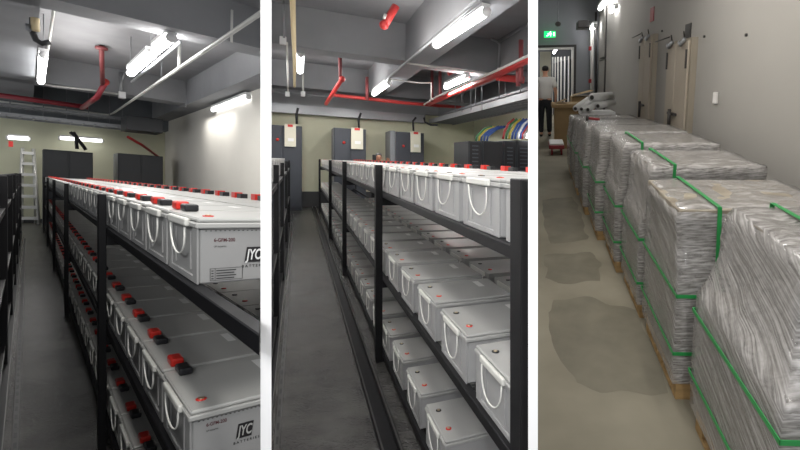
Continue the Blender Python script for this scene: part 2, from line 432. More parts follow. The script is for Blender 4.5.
# cabinets
def cab(r, px0, px1, pyt, a, depth, label, side=None, key='cabdark', base=-1.8, doors=1, group=None):
    p0 = at(r, px0, pyt, a=a); p1 = at(r, px1, pyt, a=a)
    t = thing('equipment_cabinet', r, (a, p0.y, base), label, 'cabinet', group)
    k = B().m(key).box((a, p0.y, base), (a+depth, p1.y, p0.z), .01)
    if side: k.m(side).box((a+.02, p0.y-.008, base), (a+depth, p0.y, p0.z))
    k.build('body', r, parent=t)
    wd = (p1.y-p0.y)/doors
    for i in range(doors):
        d = B().m(key).box((a-.025, p0.y+.02+i*wd, base+.08), (a, p0.y+(i+1)*wd-.02, p0.z-.04), .006).build('door', r, parent=t)
        B().m('steel').box((a-.05, p0.y+.07+i*wd, base+1.3), (a-.025, p0.y+.1+i*wd, base+1.45)).build('handle', r, parent=d)
    return t, p0, p1
cab(1, 43, 93, 149, 21.0, 1.2, 'tall matt black cabinet behind the rack end, beside the step ladder', doors=2)
cab(1, 118, 163, 153, 21.3, 1.2, 'tall matt black cabinet in the corner by the white side wall', side='cabside', doors=2)
# black duct box over the corner
p0, p1 = at(1, 126, 118, a=19.6), at(1, 163, 118, a=19.6)
tag(B().m('cabdark').box((19.6, p0.y, 1.55), (20.8, p1.y, p0.z+.1), .01).build('duct_box', 1, origin=(19.6, p0.y, 1.55)), 'dark sheet metal duct box hung in the corner above the cabinet', 'duct')
# red dangling pipe, black cables, red sign
k = B().m('pipe_red').tube([at(1, 128, 137, a=20.5), at(1, 142, 145, a=21.5), at(1, 160, 158, a=22.8)], .045, 8)
tag(k.build('sprinkler_branch', 1, origin=at(1, 128, 137, a=20.5)), 'red pipe slanting down behind the corner cabinet', 'pipe')
for i, (pp, lb) in enumerate(([[(70, 132), (76, 137), (77, 149)], 'black cable dropping straight into the cabinet beside the ladder'], [[(73, 132), (78, 139), (86, 150)], 'black cable sloping down onto the cabinet beside the ladder'])):
    tag(B().m('cable_k').tube([at(1, x, y, a=21.2) for x, y in pp], .05, 7).build('power_cable', 1, origin=at(1, 70, 132, a=21.2)), lb, 'cable')
q0, q1 = at(1, 8.5, 141, a=15), at(1, 13, 147, a=15)
tag(B().m('redlab').box((15, q0.y, q1.z), (15.03, q1.y, q0.z)).build('warning_sign', 1, origin=(15, q0.y, q1.z)), 'small red sign above the narrow dark rack edge', 'sign')

def lamp(r, pa, pb, label, rad=.045, hang=None, body=True, group=None, key='tube'):
    pa, pb = Vector(pa), Vector(pb)
    t = thing('tube_lamp', r, tuple((pa+pb)/2), label, 'lamp', group)
    d = (pb-pa).normalized(); up = Vector((0, 0, 1))
    B().m(key).tube([pa, pb], rad, 8).build('tube', r, parent=t)
    s = up.cross(d).normalized()*rad*1.1; o = up*rad*1.0
    if body:
        B().m('lamp').hexa([pa-s+o, pa+s+o, pa+s+o*2, pa-s+o*2], [pb-s+o, pb+s+o, pb+s+o*2, pb-s+o*2]).build('housing', r, parent=t)
    for p, q in ((pa, pa-d*.05), (pb, pb+d*.05)):
        B().m('lamp').tube([p, q], rad*1.15, 8).build('end_cap', r, parent=t)
    if hang:
        for p in (pa, pb): B().m('rod').tube([p+o*2, (p.x, p.y, hang)], .008, 4).build('hanger', r, parent=t)
    return t
LIGHTS = []
def light(r, p, size, w, rot=None, e=40, col=(1, .97, .93)):
    l = bpy.data.lights.new('lamp_fill_light', 'AREA'); l.energy = e; l.color = col; l.shape = 'RECTANGLE'; l.size = size; l.size_y = w
    o = bpy.data.objects.new('lamp_fill_light', l); C.objects.link(o); o.location = W(r, p)
    d = ROOM[r] @ Vector((1, 0, 0)); ang = math.atan2(d.y, d.x); o.rotation_euler = (0, 0, ang)
    if rot: o.rotation_euler = rot
    LIGHTS.append(o); return o
c = 2.3
lamp(1, at(1, 43.5, 55, c=c), at(1, 41, 82, c=c), 'lit tube lamp hanging over the aisle by the cable hook', .065, 3.1)
lamp(1, at(1, 131, 73, c=c), at(1, 151, 55, c=c), 'lit tube lamp over the rack, farther of the pair in line', .075, 3.1)
lamp(1, at(1, 156, 50, c=c), at(1, 171, 38, c=c), 'lit tube lamp over the rack, nearer of the pair in line', .07, 3.1)
lamp(1, at(1, 213, 110, b=3.9), at(1, 248, 97, b=3.9), 'lit tube lamp fixed along the top of the white side wall', .06, key='tube_soft')
lamp(1, at(1, 8, 137.5, a=23.2), at(1, 29, 139, a=23.2), 'lit tube lamp on the back wall above the step ladder', .06, key='tube_soft')
lamp(1, at(1, 60, 138, a=23.6), at(1, 102, 141, a=23.6), 'lit tube lamp on the back wall above the black cabinet', .06, key='tube_soft')
# pipes
def pipe(r, pts, rad, key, label, name='pipe', cat='pipe', n=8, group=None):
    return tag(B().m(key).tube(pts, rad, n).build(name, r, origin=tuple(Vector(pts[0]))), label, cat, group)
A = lambda x, y, **k: at(1, x, y, **k)
pipe(1, [A(-6, 100.5, a=22), A(108, 114.7, a=22), A(113, 113.4, a=21.6), A(140, 95, b=2.08), A(180, 67.5, b=2.08), A(261, 12.8, b=2.08), A(280, -1, b=2.08)], .032, 'pipe_white', 'white conduit running across the ceiling then along above the rack', 'conduit', 'conduit')
pipe(1, [A(132, 82, c=2.35), A(180, 42, c=2.35)], .03, 'rod', 'grey conduit running beside the pair of tube lamps', 'conduit', 'conduit')
pipe(1, [A(40, 83, a=17.4), A(53, 86, a=17.4), A(90, 90, a=17.4), A(121, 94.5, a=17.4)], .028, 'pipe_white', 'thin pale conduit along the foot of the cross beam', 'conduit', 'conduit')
pipe(1, [A(54, 8, b=.30), A(48, 50, b=.30)], .022, 'pipe_white', 'pale conduit overhead running to the aisle lamp', 'conduit', 'conduit')
pipe(1, [A(121, 72, a=17.3), A(121, 94, a=17.3)], .035, 'steel', 'short grey conduit dropping to the junction box on the cross beam', 'conduit', 'conduit')
pipe(1, [A(134, 68, a=17.3), A(129, 70, a=17.3), A(124, 74, a=17.3), A(122, 80, a=17.3)], .025, 'steel', 'curved grey conduit joining the paired lamps to the junction box', 'conduit', 'conduit')
tag(B().m('lamp').box(A(119, 97.5, a=17.25), A(125, 93, a=17.45)).build('junction_box', 1, origin=A(119, 97.5, a=17.3)), 'small white junction box on the cross beam above the cable tray', 'junction box')
k = B().m('pipe_wine')
k.tube([A(-6, 94.5, a=20.2), A(88, 107.3, a=20.2)], .075, 10)
t = thing('sprinkler_pipe', 1, A(10, 96, a=20.2), 'dark red sprinkler pipe crossing the aisle end with an upturned arm', 'pipe')
k.build('main_pipe', 1, parent=t)
B().m('pipe_wine').tube([A(82, 108, a=20.2), A(97, 97, a=17.25), A(105, 83, a=17.0)], .07, 8).build('arm', 1, parent=t)
B().m('pipe_dark').tube([A(101.5, 47, c=3.06), A(102.5, 84, a=17.0)], .05, 8).build('riser', 1, parent=t)
B().m('pipe_red').ball(A(105, 82, a=17), .1).build('elbow', 1, parent=t)
fl_ = A(101.5, 47, c=3.06)
B().m('pipe_dark').tube([fl_, fl_-Vector((0, 0, .06))], .12, 10).build('flange', 1, parent=t)
for (x, y0, y1, a, lb) in ((162, 48, 81, 14, 'thin hanger rod between the lamps and the white conduit'), (179.5, 40, 68, 12, 'white hanger post joining slab and the white conduit'), (186, 81, 107, 17.2, 'grey hanger rod at the corner of the two beams'), (232, 10, 42, 8.0, 'chain hanger above the white conduit near the crossing beam')):
    tag(B().m('alu' if x in (179.5, 232) else 'rod').tube([A(x, y0, a=a), A(x-.5, y1, a=a)], .03 if x == 179.5 else .018, 6).build('hanger_rod', 1, origin=A(x, y1, a=a)), lb, 'hanger')
# hook of black cable by the aisle lamp
tag(B().m('cable_k').tube([A(33, 18, a=10), A(33, 33, a=10), A(36, 40, a=10), A(42, 43.5, a=10), A(50, 42, a=10)], .04, 6).build('cable_loop', 1, origin=A(34, 40, a=10)), 'black cable looping from the beam to the aisle lamp', 'cable')
tag(B().m('cable_c').tube([A(35, 18, a=9.9), A(35.5, 31, a=9.9)], .05, 6).m('rod').tube([A(28, 24, a=9.9), A(28, 29, a=9.9), A(31, 31, a=9.9)], .03, 6).build('cable_hook', 1, origin=A(28, 26, a=9.9)), 'pale bracket with a small hook on the beam side above the aisle', 'hook')

# cable ladders (trays)
def tray(r, a0, a1, b0, b1, c, along, label, rung=.35, h=.14, hang=None, key='steel', fill=True):
    t = thing('cable_tray', r, (a0, b0, c), label, 'cable tray')
    if along == 'b':
        for a in (a0, a1-.04): B().m(key).box((a, b0, c), (a+.04, b1, c+h)).build('side_rail', r, parent=t)
        n = int((b1-b0)/rung); k = B().m('rod')
        for i in range(n): k.box((a0, b0+i*rung+.1, c+.02), (a1, b0+i*rung+.15, c+.05))
        k.build('rungs', r, parent=t)
    else:
        for b in (b0, b1-.04): B().m(key).box((a0, b, c), (a1, b+.04, c+h)).build('side_rail', r, parent=t)
        n = int((a1-a0)/rung); k = B().m('rod')
        for i in range(n): k.box((a0+i*rung+.1, b0, c+.02), (a0+i*rung+.15, b1, c+.05))
        k.build('rungs', r, parent=t)
    for (a, b) in hang or []:
        B().m('rod').tube([(a, b, c), (a, b, 3.1 if r == 1 else 3.28)], .014, 5).build('hanger', r, parent=t)
    return t
H1 = [(21.6, x) for x in (-.4, .35, .9, 1.45, 2.0, 2.35)]
tray(1, 21.5, 22.4, -.9, 2.45, 1.72, 'b', 'galvanised cable tray across the aisle end, lower of the two', .3, .12, hang=H1)
tray(1, 20.9, 21.4, -.9, 2.40, 1.98, 'b', 'dark ladder tray above the galvanised tray at the aisle end', .22, .07, key='rod')

# ================================================================= ROOM 2
r = 2; A = lambda x, y, **k: at(2, x, y, **k)
struct(B().m('floor').box((-.5, -3, FL-.1), (19, 7.2, FL)).build('floor', r))
struct(B().m('cream').box((18.6, -3, FL), (18.9, 7.1, 3.4)).build('wall_back', r))
struct(B().m('cream').box((8, 6.9, FL), (18.6, 7.1, 3.4)).build('wall_side', r))
struct(B().m('slab').box((-.5, -3, 3.28), (19, 7.2, 3.5)).build('ceiling', r))
for (a0, a1, b0, b1) in ((11.1, 11.75, -3, 2.35), (11.2, 11.85, 2.95, 6.9), (17.6, 18.3, -3, 6.9)):
    struct(B().m('beam').box((a0, b0, 2.4), (a1, b1, 3.28)).build('ceiling_beam', r))
struct(B().m('beam').box((.5, 2.35, 2.4), (18.6, 2.95, 3.28)).build('ceiling_beam', r))
struct(B().m('beam').box((.5, 4.85, 2.45), (18.6, 5.3, 3.28)).build('ceiling_beam', r))
struct(B().m('beam').box((18.3, -3, 1.90), (18.6, 6.9, 3.28)).build('ceiling_beam', r))
struct(B().m('beam').box((8, 6.8, 1.95), (18.3, 6.9, 3.28)).build('ceiling_beam', r))
struct(B().m('kick').box((18.5, -3, FL), (18.6, 6.9, FL+.55)).build('baseboard_back', r))
P2 = [1.31, 4.25, 7.6, 11.1, 16.7]
LV2 = [(-.285, 0), (-1.02, 0), (-1.70, 0)]
rack(2, P2, .625, 1.83, LV2, -.045, .2, 16.85, 'long black steel rack of batteries with bare terminals and hanging white handles', pw=.08, pd=.06)
k = B().m('rack').box((1.2, .46, FL), (18, .475, FL+.05)).m('railedge').box((1.2, .462, FL+.05), (18, .472, FL+.054)).m('rack').box((1.2, .475, FL), (18, .56, FL+.012)).box((1.2, .56, FL), (18, .58, FL+.06)).m('railedge').box((1.2, .563, FL+.06), (18, .573, FL+.064))
tag(k.build('floor_channel', 2, origin=(1.2, .5, FL)), 'double black floor rail running along the foot of the rack', 'rail')
w2, L2, h2 = .43, .50, .228
row(2, (1.12, .70, -.285), w2+.02, L2, h2, .49, 31, 'open', 'pale grey battery with hanging white handle, {} from the front of the top tier', 'uncapped batteries on the top tier', 8)
row(2, (1.12, 1.215, -.285), w2+.02, L2, h2, .49, 30, 'backcaps', 'pale grey battery, {} from the front in the back row of the top tier', 'back row of batteries on the top tier', 0)
row(2, (1.46, .70, -1.02), w2, L2, h2, .535, 28, 'open', 'pale grey battery with bare terminals, {} from the front of the middle tier', 'uncapped batteries on the middle tier', 8)
row(2, (1.46, 1.25, -1.02), w2, L2, h2, .535, 16, 'open', 'shaded pale grey battery, {} from the front in the back row of the middle tier', 'back row of batteries on the middle tier', 0)
row(2, (2.34, .70, -1.70), w2-.01, L2, h2, .54, 26, 'open', 'pale grey battery with bare terminals, {} from the front of the bottom tier', 'uncapped batteries on the bottom tier', 8)
side_rack(2, -.18, [3.9, 5.4, 7.4, 10, 13], 2.2, 14, 'dark rack standing across the aisle, opposite the bare terminal batteries', [-.28, -1.0, -1.65], -.09)
flat_row(2, -.18, 12, 3.3, .6, (-.277,), .24, 'grey battery on the rack across the aisle, {} from the front of its {} shelf', 'batteries on the rack across the aisle')
# long pipe on the floor edge of the left rack
k = B().m('slot').box((2.5, -.135, FL), (16, -.105, FL+.01))
for i in range(70): k.m('black').box((2.9+i*.17, -.128, FL+.01), (2.98+i*.17, -.113, FL+.0115))
tag(k.build('slotted_strip', 2, origin=(2.5, -.12, FL)), 'perforated grey metal strip on the floor beside the rack across the aisle', 'strip')
# wall trunking band
p0 = A(271, 108, a=18.3); p1 = A(425, 118, a=18.3)
k = B().m('steel').box((18.25, -3, 1.55), (18.6, p1.y, 1.62)).box((18.25, -3, 1.62), (18.29, p1.y, 1.86)).m('rod').box((18.29, -3, 1.86), (18.6, p1.y, 1.9))
tag(k.build('wall_trunking', 2, origin=(18.3, -3, 1.6)), 'long grey trunking fixed across the back wall above the cabinets', 'trunking')
# cabinets with control panels
def cab2(px0, px1, pyt, lb, side, pan, top, bot, face=0, cable=None):
    t, p0, p1 = cab(2, px0, px1, pyt, 17.2, 1.2, lb, side=side, key='cabinet', doors=2)
    q0, q1 = A(pan[0], top, a=17.15), A(pan[1], bot, a=17.15)
    g = B().m('panel').box((17.1, q0.y, q1.z), (17.17, q1.y, q0.z), .01).build('control_panel', 2, parent=t)
    wd = q1.y-q0.y; hh = q0.z-q1.z
    B().m('redlab').box((17.085, q0.y+wd*.28, q0.z-hh*.12), (17.1, q0.y+wd*.72, q0.z-hh*.01)).build('red_label', 2, parent=g)
    B().m('whitelab').box((17.085, q0.y+wd*.30, q1.z+hh*.24), (17.1, q0.y+wd*.8, q1.z+hh*.38)).build('white_label', 2, parent=g)
    x = A(pan[0]-7, (top+bot)/2+4, a=17.15)
    B().m('redlab').tube([(17.17, x.y, x.z), (17.14, x.y, x.z)], .05, 10).build('red_badge', 2, parent=t)
cab2(262, 302, 124, 'dark slate cabinet at the aisle end with a cream control panel', None, (284.5, 296), 124, 147)
cab2(334, 366, 127.5, 'dark slate cabinet, middle of the three along the back wall', 'cabside', (351, 363), 127.5, 149.5)
cab2(396, 424, 131.5, 'dark slate cabinet by the black cabinet row, with pale side panel', 'cabside', (410.5, 420.5), 131.5, 152.5)
# deep pale side of the third cabinet
tag(B().m('cabside').box((17.3, A(389, 131, a=17.6).y, FL), (18.4, A(395.5, 131, a=17.2).y, A(389, 131, a=17.6).z), .01).build('slate_cabinet_side', 2, origin=(17.3, 3, FL)), 'deep pale grey side of the dark slate cabinet near the black row', 'cabinet')
for pts, lb in (([(298, 108), (296.5, 114), (296.8, 124)], 'black cable curving down into the aisle end cabinet'), ([(361, 113), (358.5, 119), (359, 128)], 'black cable curving down into the middle slate cabinet'), ([(416, 117.5), (413, 121), (413.5, 131)], 'black cable curving down into the slate cabinet by the black row')):
    pipe(2, [A(x, y, a=17.5) for x, y in pts], .04, 'cable_k', lb, 'power_cable', 'cable')
pipe(2, [A(424, 117.5, a=17.6), A(425, 122, a=17.6), A(431, 125, a=17.6), A(437, 125, a=17.0)], .04, 'cable_k', 'black cable bending from the trunking to the big tray', 'power_cable', 'cable')
# black cabinet row
a = 10.0; xs = [468, 482, 503, 516, 533]; zt = A(468, 141, a=a).z
for i, lb in enumerate(('plain black cabinet, closest of its row to the cream wall', 'wide black cabinet under the blue cables in the black row', 'black cabinet with vent grille in the black row', 'black cabinet under the yellow and red cables beside the partition')):
    y0, y1 = A(xs[i], 140, a=a).y, A(xs[i+1], 140, a=a).y
    t = thing('server_cabinet', 2, (a, y0, FL), lb, 'cabinet', None)
    B().m('cabdark').box((a, y0+.01, FL), (a+1.1, y1-.01, zt+.03*i), .008).build('body', 2, parent=t)
    d = B().m('black').box((a-.02, y0+.04, FL+.05), (a, y1-.04, zt+.03*i-.03)).build('door', 2, parent=t)
    if i in (0, 2, 3):
        k = B().m('cabinet')
        for j in range(9): k.box((a-.03, y0+.1, zt-.12-j*.09), (a-.018, y1-.1, zt-.09-j*.09))
        k.build('grille', 2, parent=d)
# cables above cabinets
for i, (x0, x1, key, nm) in enumerate(((476, 484, 'cable_g', 'green'), (479, 487, 'cable_y', 'yellow'), (481, 491, 'cable_b', 'blue'), (484, 494, 'cable_b', 'blue'), (487, 497, 'cable_b', 'blue'))):
    pipe(2, [A(x0, 141, a=10.3), A(x0+1, 136, a=10.3), A(x1, 129, a=10.3), A(x1+8, 126.5, a=10.3)], .026, key, nm+' cable, '+ORD[i+1]+' of the small bundle rising over the wide black cabinet', 'power_cable', 'cable')
for i, (x0, x1, key, nm) in enumerate(((503, 508, 'cable_r', 'red'), (506, 511, 'cable_g', 'green'), (509, 515, 'cable_y', 'yellow'), (512, 518, 'cable_b', 'blue'), (515, 521, 'cable_b', 'blue'), (518, 524, 'whitelab', 'white'), (520, 527, 'cable_b', 'blue'), (522, 529, 'cable_r', 'red'))):
    pipe(2, [A(x0, 139, a=10.2), A(x0+1, 133, a=10.2), A(x1, 124, a=10.2), A(x1+6, 119, a=10.2)], .030, key, nm+' cable, '+ORD[i+1]+' of the thick bundle beside the partition', 'power_cable', 'cable')
# the big tray
tray(2, 8.2, 18.4, 4.85, 5.88, 1.55, 'a', 'wide galvanised cable tray hanging over the black cabinets', .3, .16, hang=[(a_, b_) for a_ in (9.9, 11.2, 13, 15, 17) for b_ in (4.87, 5.86)])
tray(2, 9.2, 17.5, 5.0, 5.7, 1.80, 'a', 'smaller ladder tray stacked on top of the wide tray', .25, .06, key='rod')
for i in range(7):
    b_ = 4.95+i*.13
    tag(B().m('pipe_white' if i % 2 else 'steel').tube([(8.3+(k*1.0), b_+.03*math.sin(k*1.7+i), 1.66+.015*math.sin(k+i)) for k in range(11)], .03, 6).build('tray_cable', 2, origin=(8.3, b_, 1.6)), 'pale cable lying in the wide tray, '+ORD[i+1]+' across from the cross conduit side', 'cable', 'pale cables in the wide tray')
# red pipes
t = thing('sprinkler_pipe', 2, A(437, 100, c=2.1), 'red sprinkler pipe network hanging under the beams', 'pipe')
B().m('pipe_red').tube([A(333, 95, a=16.6), A(405, 103, a=16.6), A(475, 108.5, a=16.6)], .06, 10).build('cross_pipe', 2, parent=t)
B().m('pipe_red').tube([A(429, 104, b=4.24), A(437, 100.5, b=4.24), A(495, 76, b=4.24), A(540, 54, b=4.24)], .075, 10).build('main_pipe', 2, parent=t)
B().m('pipe_red').tube([A(496, 77, b=4.24), A(524, 80, a=at(2, 496, 77, b=4.24).x-.2)], .085, 10).build('branch_pipe', 2, parent=t)
B().m('pipe_red').tube([A(326, 104, a=16.0), A(342, 79, a=13.6)], .06, 8).build('arm', 2, parent=t)
B().m('pipe_dark').tube([A(340, 53, a=13.6), A(340.5, 80, a=13.6)], .05, 8).build('riser', 2, parent=t)
for x, y0, y1, aa in ((367, 77, 100, 16.4), (432, 70, 102, 15.3), (440, 71, 99, 14.8), (521, 40, 82, 8.7), (518, 62, 86, 9.0)):
    B().m('pipe_dark').tube([A(x, y0, a=aa), A(x, y1, a=aa)], .055, 8).build('riser', 2, parent=t)
B().m('pipe_red').ball(A(342, 79, a=13.6), .09).build('elbow', 2, parent=t)
t = thing('sprinkler_stub', 2, A(385, 24, a=9), 'short red sprinkler arm with bright elbow near the top edge', 'pipe')
B().m('pipe_red').tube([A(396, 6, a=9), A(384, 26, a=9)], .075, 8).build('arm', 2, parent=t)
B().m('pipe_red').ball(A(384, 25, a=9), .09).build('elbow', 2, parent=t)
B().m('alu').tube([A(384, 19, a=8.95), A(385.5, 14, a=8.95)], .03, 6).build('nozzle', 2, parent=t)
pipe(2, [A(448, 74, a=13), A(454, 71, a=13)], .06, 'pipe_red', 'short red pipe piece seen between the beams', 'pipe', 'pipe')
pipe(2, [A(424, 104.5, b=4.0), A(437, 96.5, b=4.0), A(498, 70, b=4.0), A(545, 47.5, b=4.0)], .028, 'pipe_white', 'white conduit running above the main red pipe', 'conduit', 'conduit')
pipe(2, [A(386, 79.5, b=2.30), A(406, 62.5, b=2.30), A(464, 14, b=2.30), A(480, 1, b=2.30)], .03, 'steel', 'grey conduit along the lower edge of the long beam', 'conduit', 'conduit')
pipe(2, [A(406, 63, a=11.0), A(450, 69, a=11.0), A(495, 74, a=11.0)], .022, 'pipe_white', 'thin pale conduit crossing under the cross beam', 'conduit', 'conduit')
pipe(2, [A(388, 79, a=13.5), A(420, 83, a=13.5), A(431, 83, a=13.5), A(431, 100, a=13.5)], .022, 'pipe_white', 'thin pale conduit crossing then dropping at the red pipe', 'conduit', 'conduit')
pipe(2, [A(498, 72, a=11.1), A(500, 45, a=11.1), A(497, 41.5, a=11.1), A(491, 39, a=11.1)], .035, 'steel', 'grey conduit rising up the face of the cross beam', 'conduit', 'conduit')
pipe(2, [A(498, 42, b=4.8), A(530, 23, b=4.8)], .035, 'steel', 'grey conduit along the inner beam beside the partition', 'conduit', 'conduit')
pipe(2, [A(284, -4, a=10.9), A(284, 38, a=10.9)], .022, 'steel', 'grey conduit dropping down the beam face to a box', 'conduit', 'conduit')
pipe(2, [A(287, 43, a=11.0), A(287.5, 68, a=13.5), A(288, 92, a=17.5)], .022, 'pipe_white', 'thin pale conduit below the box over the aisle', 'conduit', 'conduit')
pipe(2, [A(303, 68, a=17.3), A(303, 92, a=17.3)], .03, 'pipe_white', 'thin pale conduit dropping behind the aisle lamp', 'conduit', 'conduit')
pipe(2, [A(268, 91, a=17.4), A(400, 103, a=17.4)], .03, 'rod', 'dark conduit running along the far beam foot', 'conduit', 'conduit')
for x, y, aa, s, lb in ((283, 40.5, 10.95, 3.4, 'white junction box on the cross beam over the aisle'), (287.5, 94, 17.3, 2.2, 'white junction box at the far beam foot, closer to the divider wall'), (303, 94, 17.3, 2.2, 'white junction box at the far beam foot, below the aisle lamp'), (500, 70.5, 11.0, 2.2, 'white junction box where the conduit meets the red pipe')):
    p, q = A(x-s, y+s, a=aa), A(x+s, y-s, a=aa)
    tag(B().m('lamp').box((aa-.05, p.y, p.z), (aa+.05, q.y, q.z), .01).build('junction_box', 2, origin=p), lb, 'junction box')
tag(B().m('cable_c').tube([A(292.5, -4, a=8.0), A(293.5, 30, a=8.0), A(294.5, 60, a=8.4), A(294.5, 87, a=9)], .045, 6, r2=.02).build('hanging_cable', 2, origin=A(293, 40, a=8)), 'cream flexible hose hanging from the ceiling over the aisle', 'hose')
# more hanger rods
for i, (x, y0, y1, aa, lb) in enumerate(((462, 78, 112, 14, 'thin rod between the red pipe and the tray, beside the far lamp'), (471, 70, 110, 12.4, 'thin rod dropping to the tray from the cross beam'), (482, 72, 110, 12.0, 'thin rod dropping to the tray by the cross beam foot'))):
    tag(B().m('rod').tube([A(x, y0, a=aa), A(x, y1, a=aa)], .012, 5).build('hanger_rod', 2, origin=A(x, y1, a=aa)), lb, 'hanger')
c = 2.3
lamp(2, A(300.5, 54, c=2.6), A(300, 71, c=2.6), 'lit tube lamp hanging straight over the aisle', .085, 3.28)
lamp(2, A(374, 94, c=2.22), A(389, 83, c=2.22), 'lit tube lamp on the long beam, farther end', .07)
lamp(2, A(436.5, 45, c=2.24), A(486, 12, c=2.24), 'long bright tube lamp under the long beam, closer one', .065)
lamp(2, A(446, 87, b=4.1), A(467, 77.5, b=4.1), 'lit tube lamp hanging in the bay beyond the cross beam', .07, 3.28)
lamp(2, A(526, 136, a=9.9), A(532, 137, a=9.9), 'lit tube lamp glimpsed above the black cabinets', .05)

# ------------------------------------------------------------------ people
def skin_mesh(name, verts, edges, radii, sub=1):
    me = bpy.data.meshes.new(name); me.from_pydata(verts, edges, []); me.update()
    o = bpy.data.objects.new(name, me); C.objects.link(o)
    m = o.modifiers.new('s', 'SKIN'); m.use_smooth_shade = True
    for i, v in enumerate(me.skin_vertices[0].data):
        rr = radii[i]; v.radius = rr if isinstance(rr, tuple) else (rr, rr); v.use_root = (i == 0)
    if sub: s = o.modifiers.new('u', 'SUBSURF'); s.levels = sub; s.render_levels = sub
    dg = bpy.context.evaluated_depsgraph_get(); dg.update()
    res = bpy.data.meshes.new_from_object(o.evaluated_get(dg)); bpy.data.objects.remove(o); bpy.data.meshes.remove(me)
    return res
def place_mesh(me, name, key, r, parent, base, yaw, sc):
    R = ROOM[r]; Rz = Matrix.Rotation(yaw, 3, 'Z')
    for v in me.vertices:
        p = Rz @ (Vector(v.co)*sc)      # person: x right, y ahead, z up -> room: a ahead, b right
        v.co = R @ Vector((p.y, p.x, p.z))
    me.flip_normals()
    me.materials.clear(); me.materials.append(M[key])
    for p in me.polygons: p.use_smooth = True; p.material_index = 0
    o = bpy.data.objects.new(name, me); C.objects.link(o); o.parent = parent; o['_o'] = tuple(base); o['_r'] = r
    return o
def hand_chain(w, d, V, E, Rr, idx, side, fwd):
    """palm and five fingers from wrist w, pointing along d"""
    w = Vector(w); d = Vector(d).normalized(); f = Vector(fwd).normalized(); n = d.cross(f).normalized()
    p = len(V); V.append(tuple(w+d*.045)); Rr.append((.036, .018)); E.append((idx, p))
    for k, (off, ln) in enumerate(((.028, .06), (.010, .072), (-.009, .068), (-.027, .052))):
        q = len(V)
        V.append(tuple(w+d*.085+f*off)); Rr.append(.0095); E.append((p, q))
        V.append(tuple(w+d*(.085+ln*.5)+f*off+n*.006*side)); Rr.append(.0085); E.append((q, q+1))
        V.append(tuple(w+d*(.085+ln*.95)+f*off+n*.022*side)); Rr.append(.007); E.append((q+1, q+2))
    q = len(V)
    V.append(tuple(w+d*.04+f*.036)); Rr.append(.011); E.append((p, q))
    V.append(tuple(w+d*.075+f*.052)); Rr.append(.009); E.append((q, q+1))
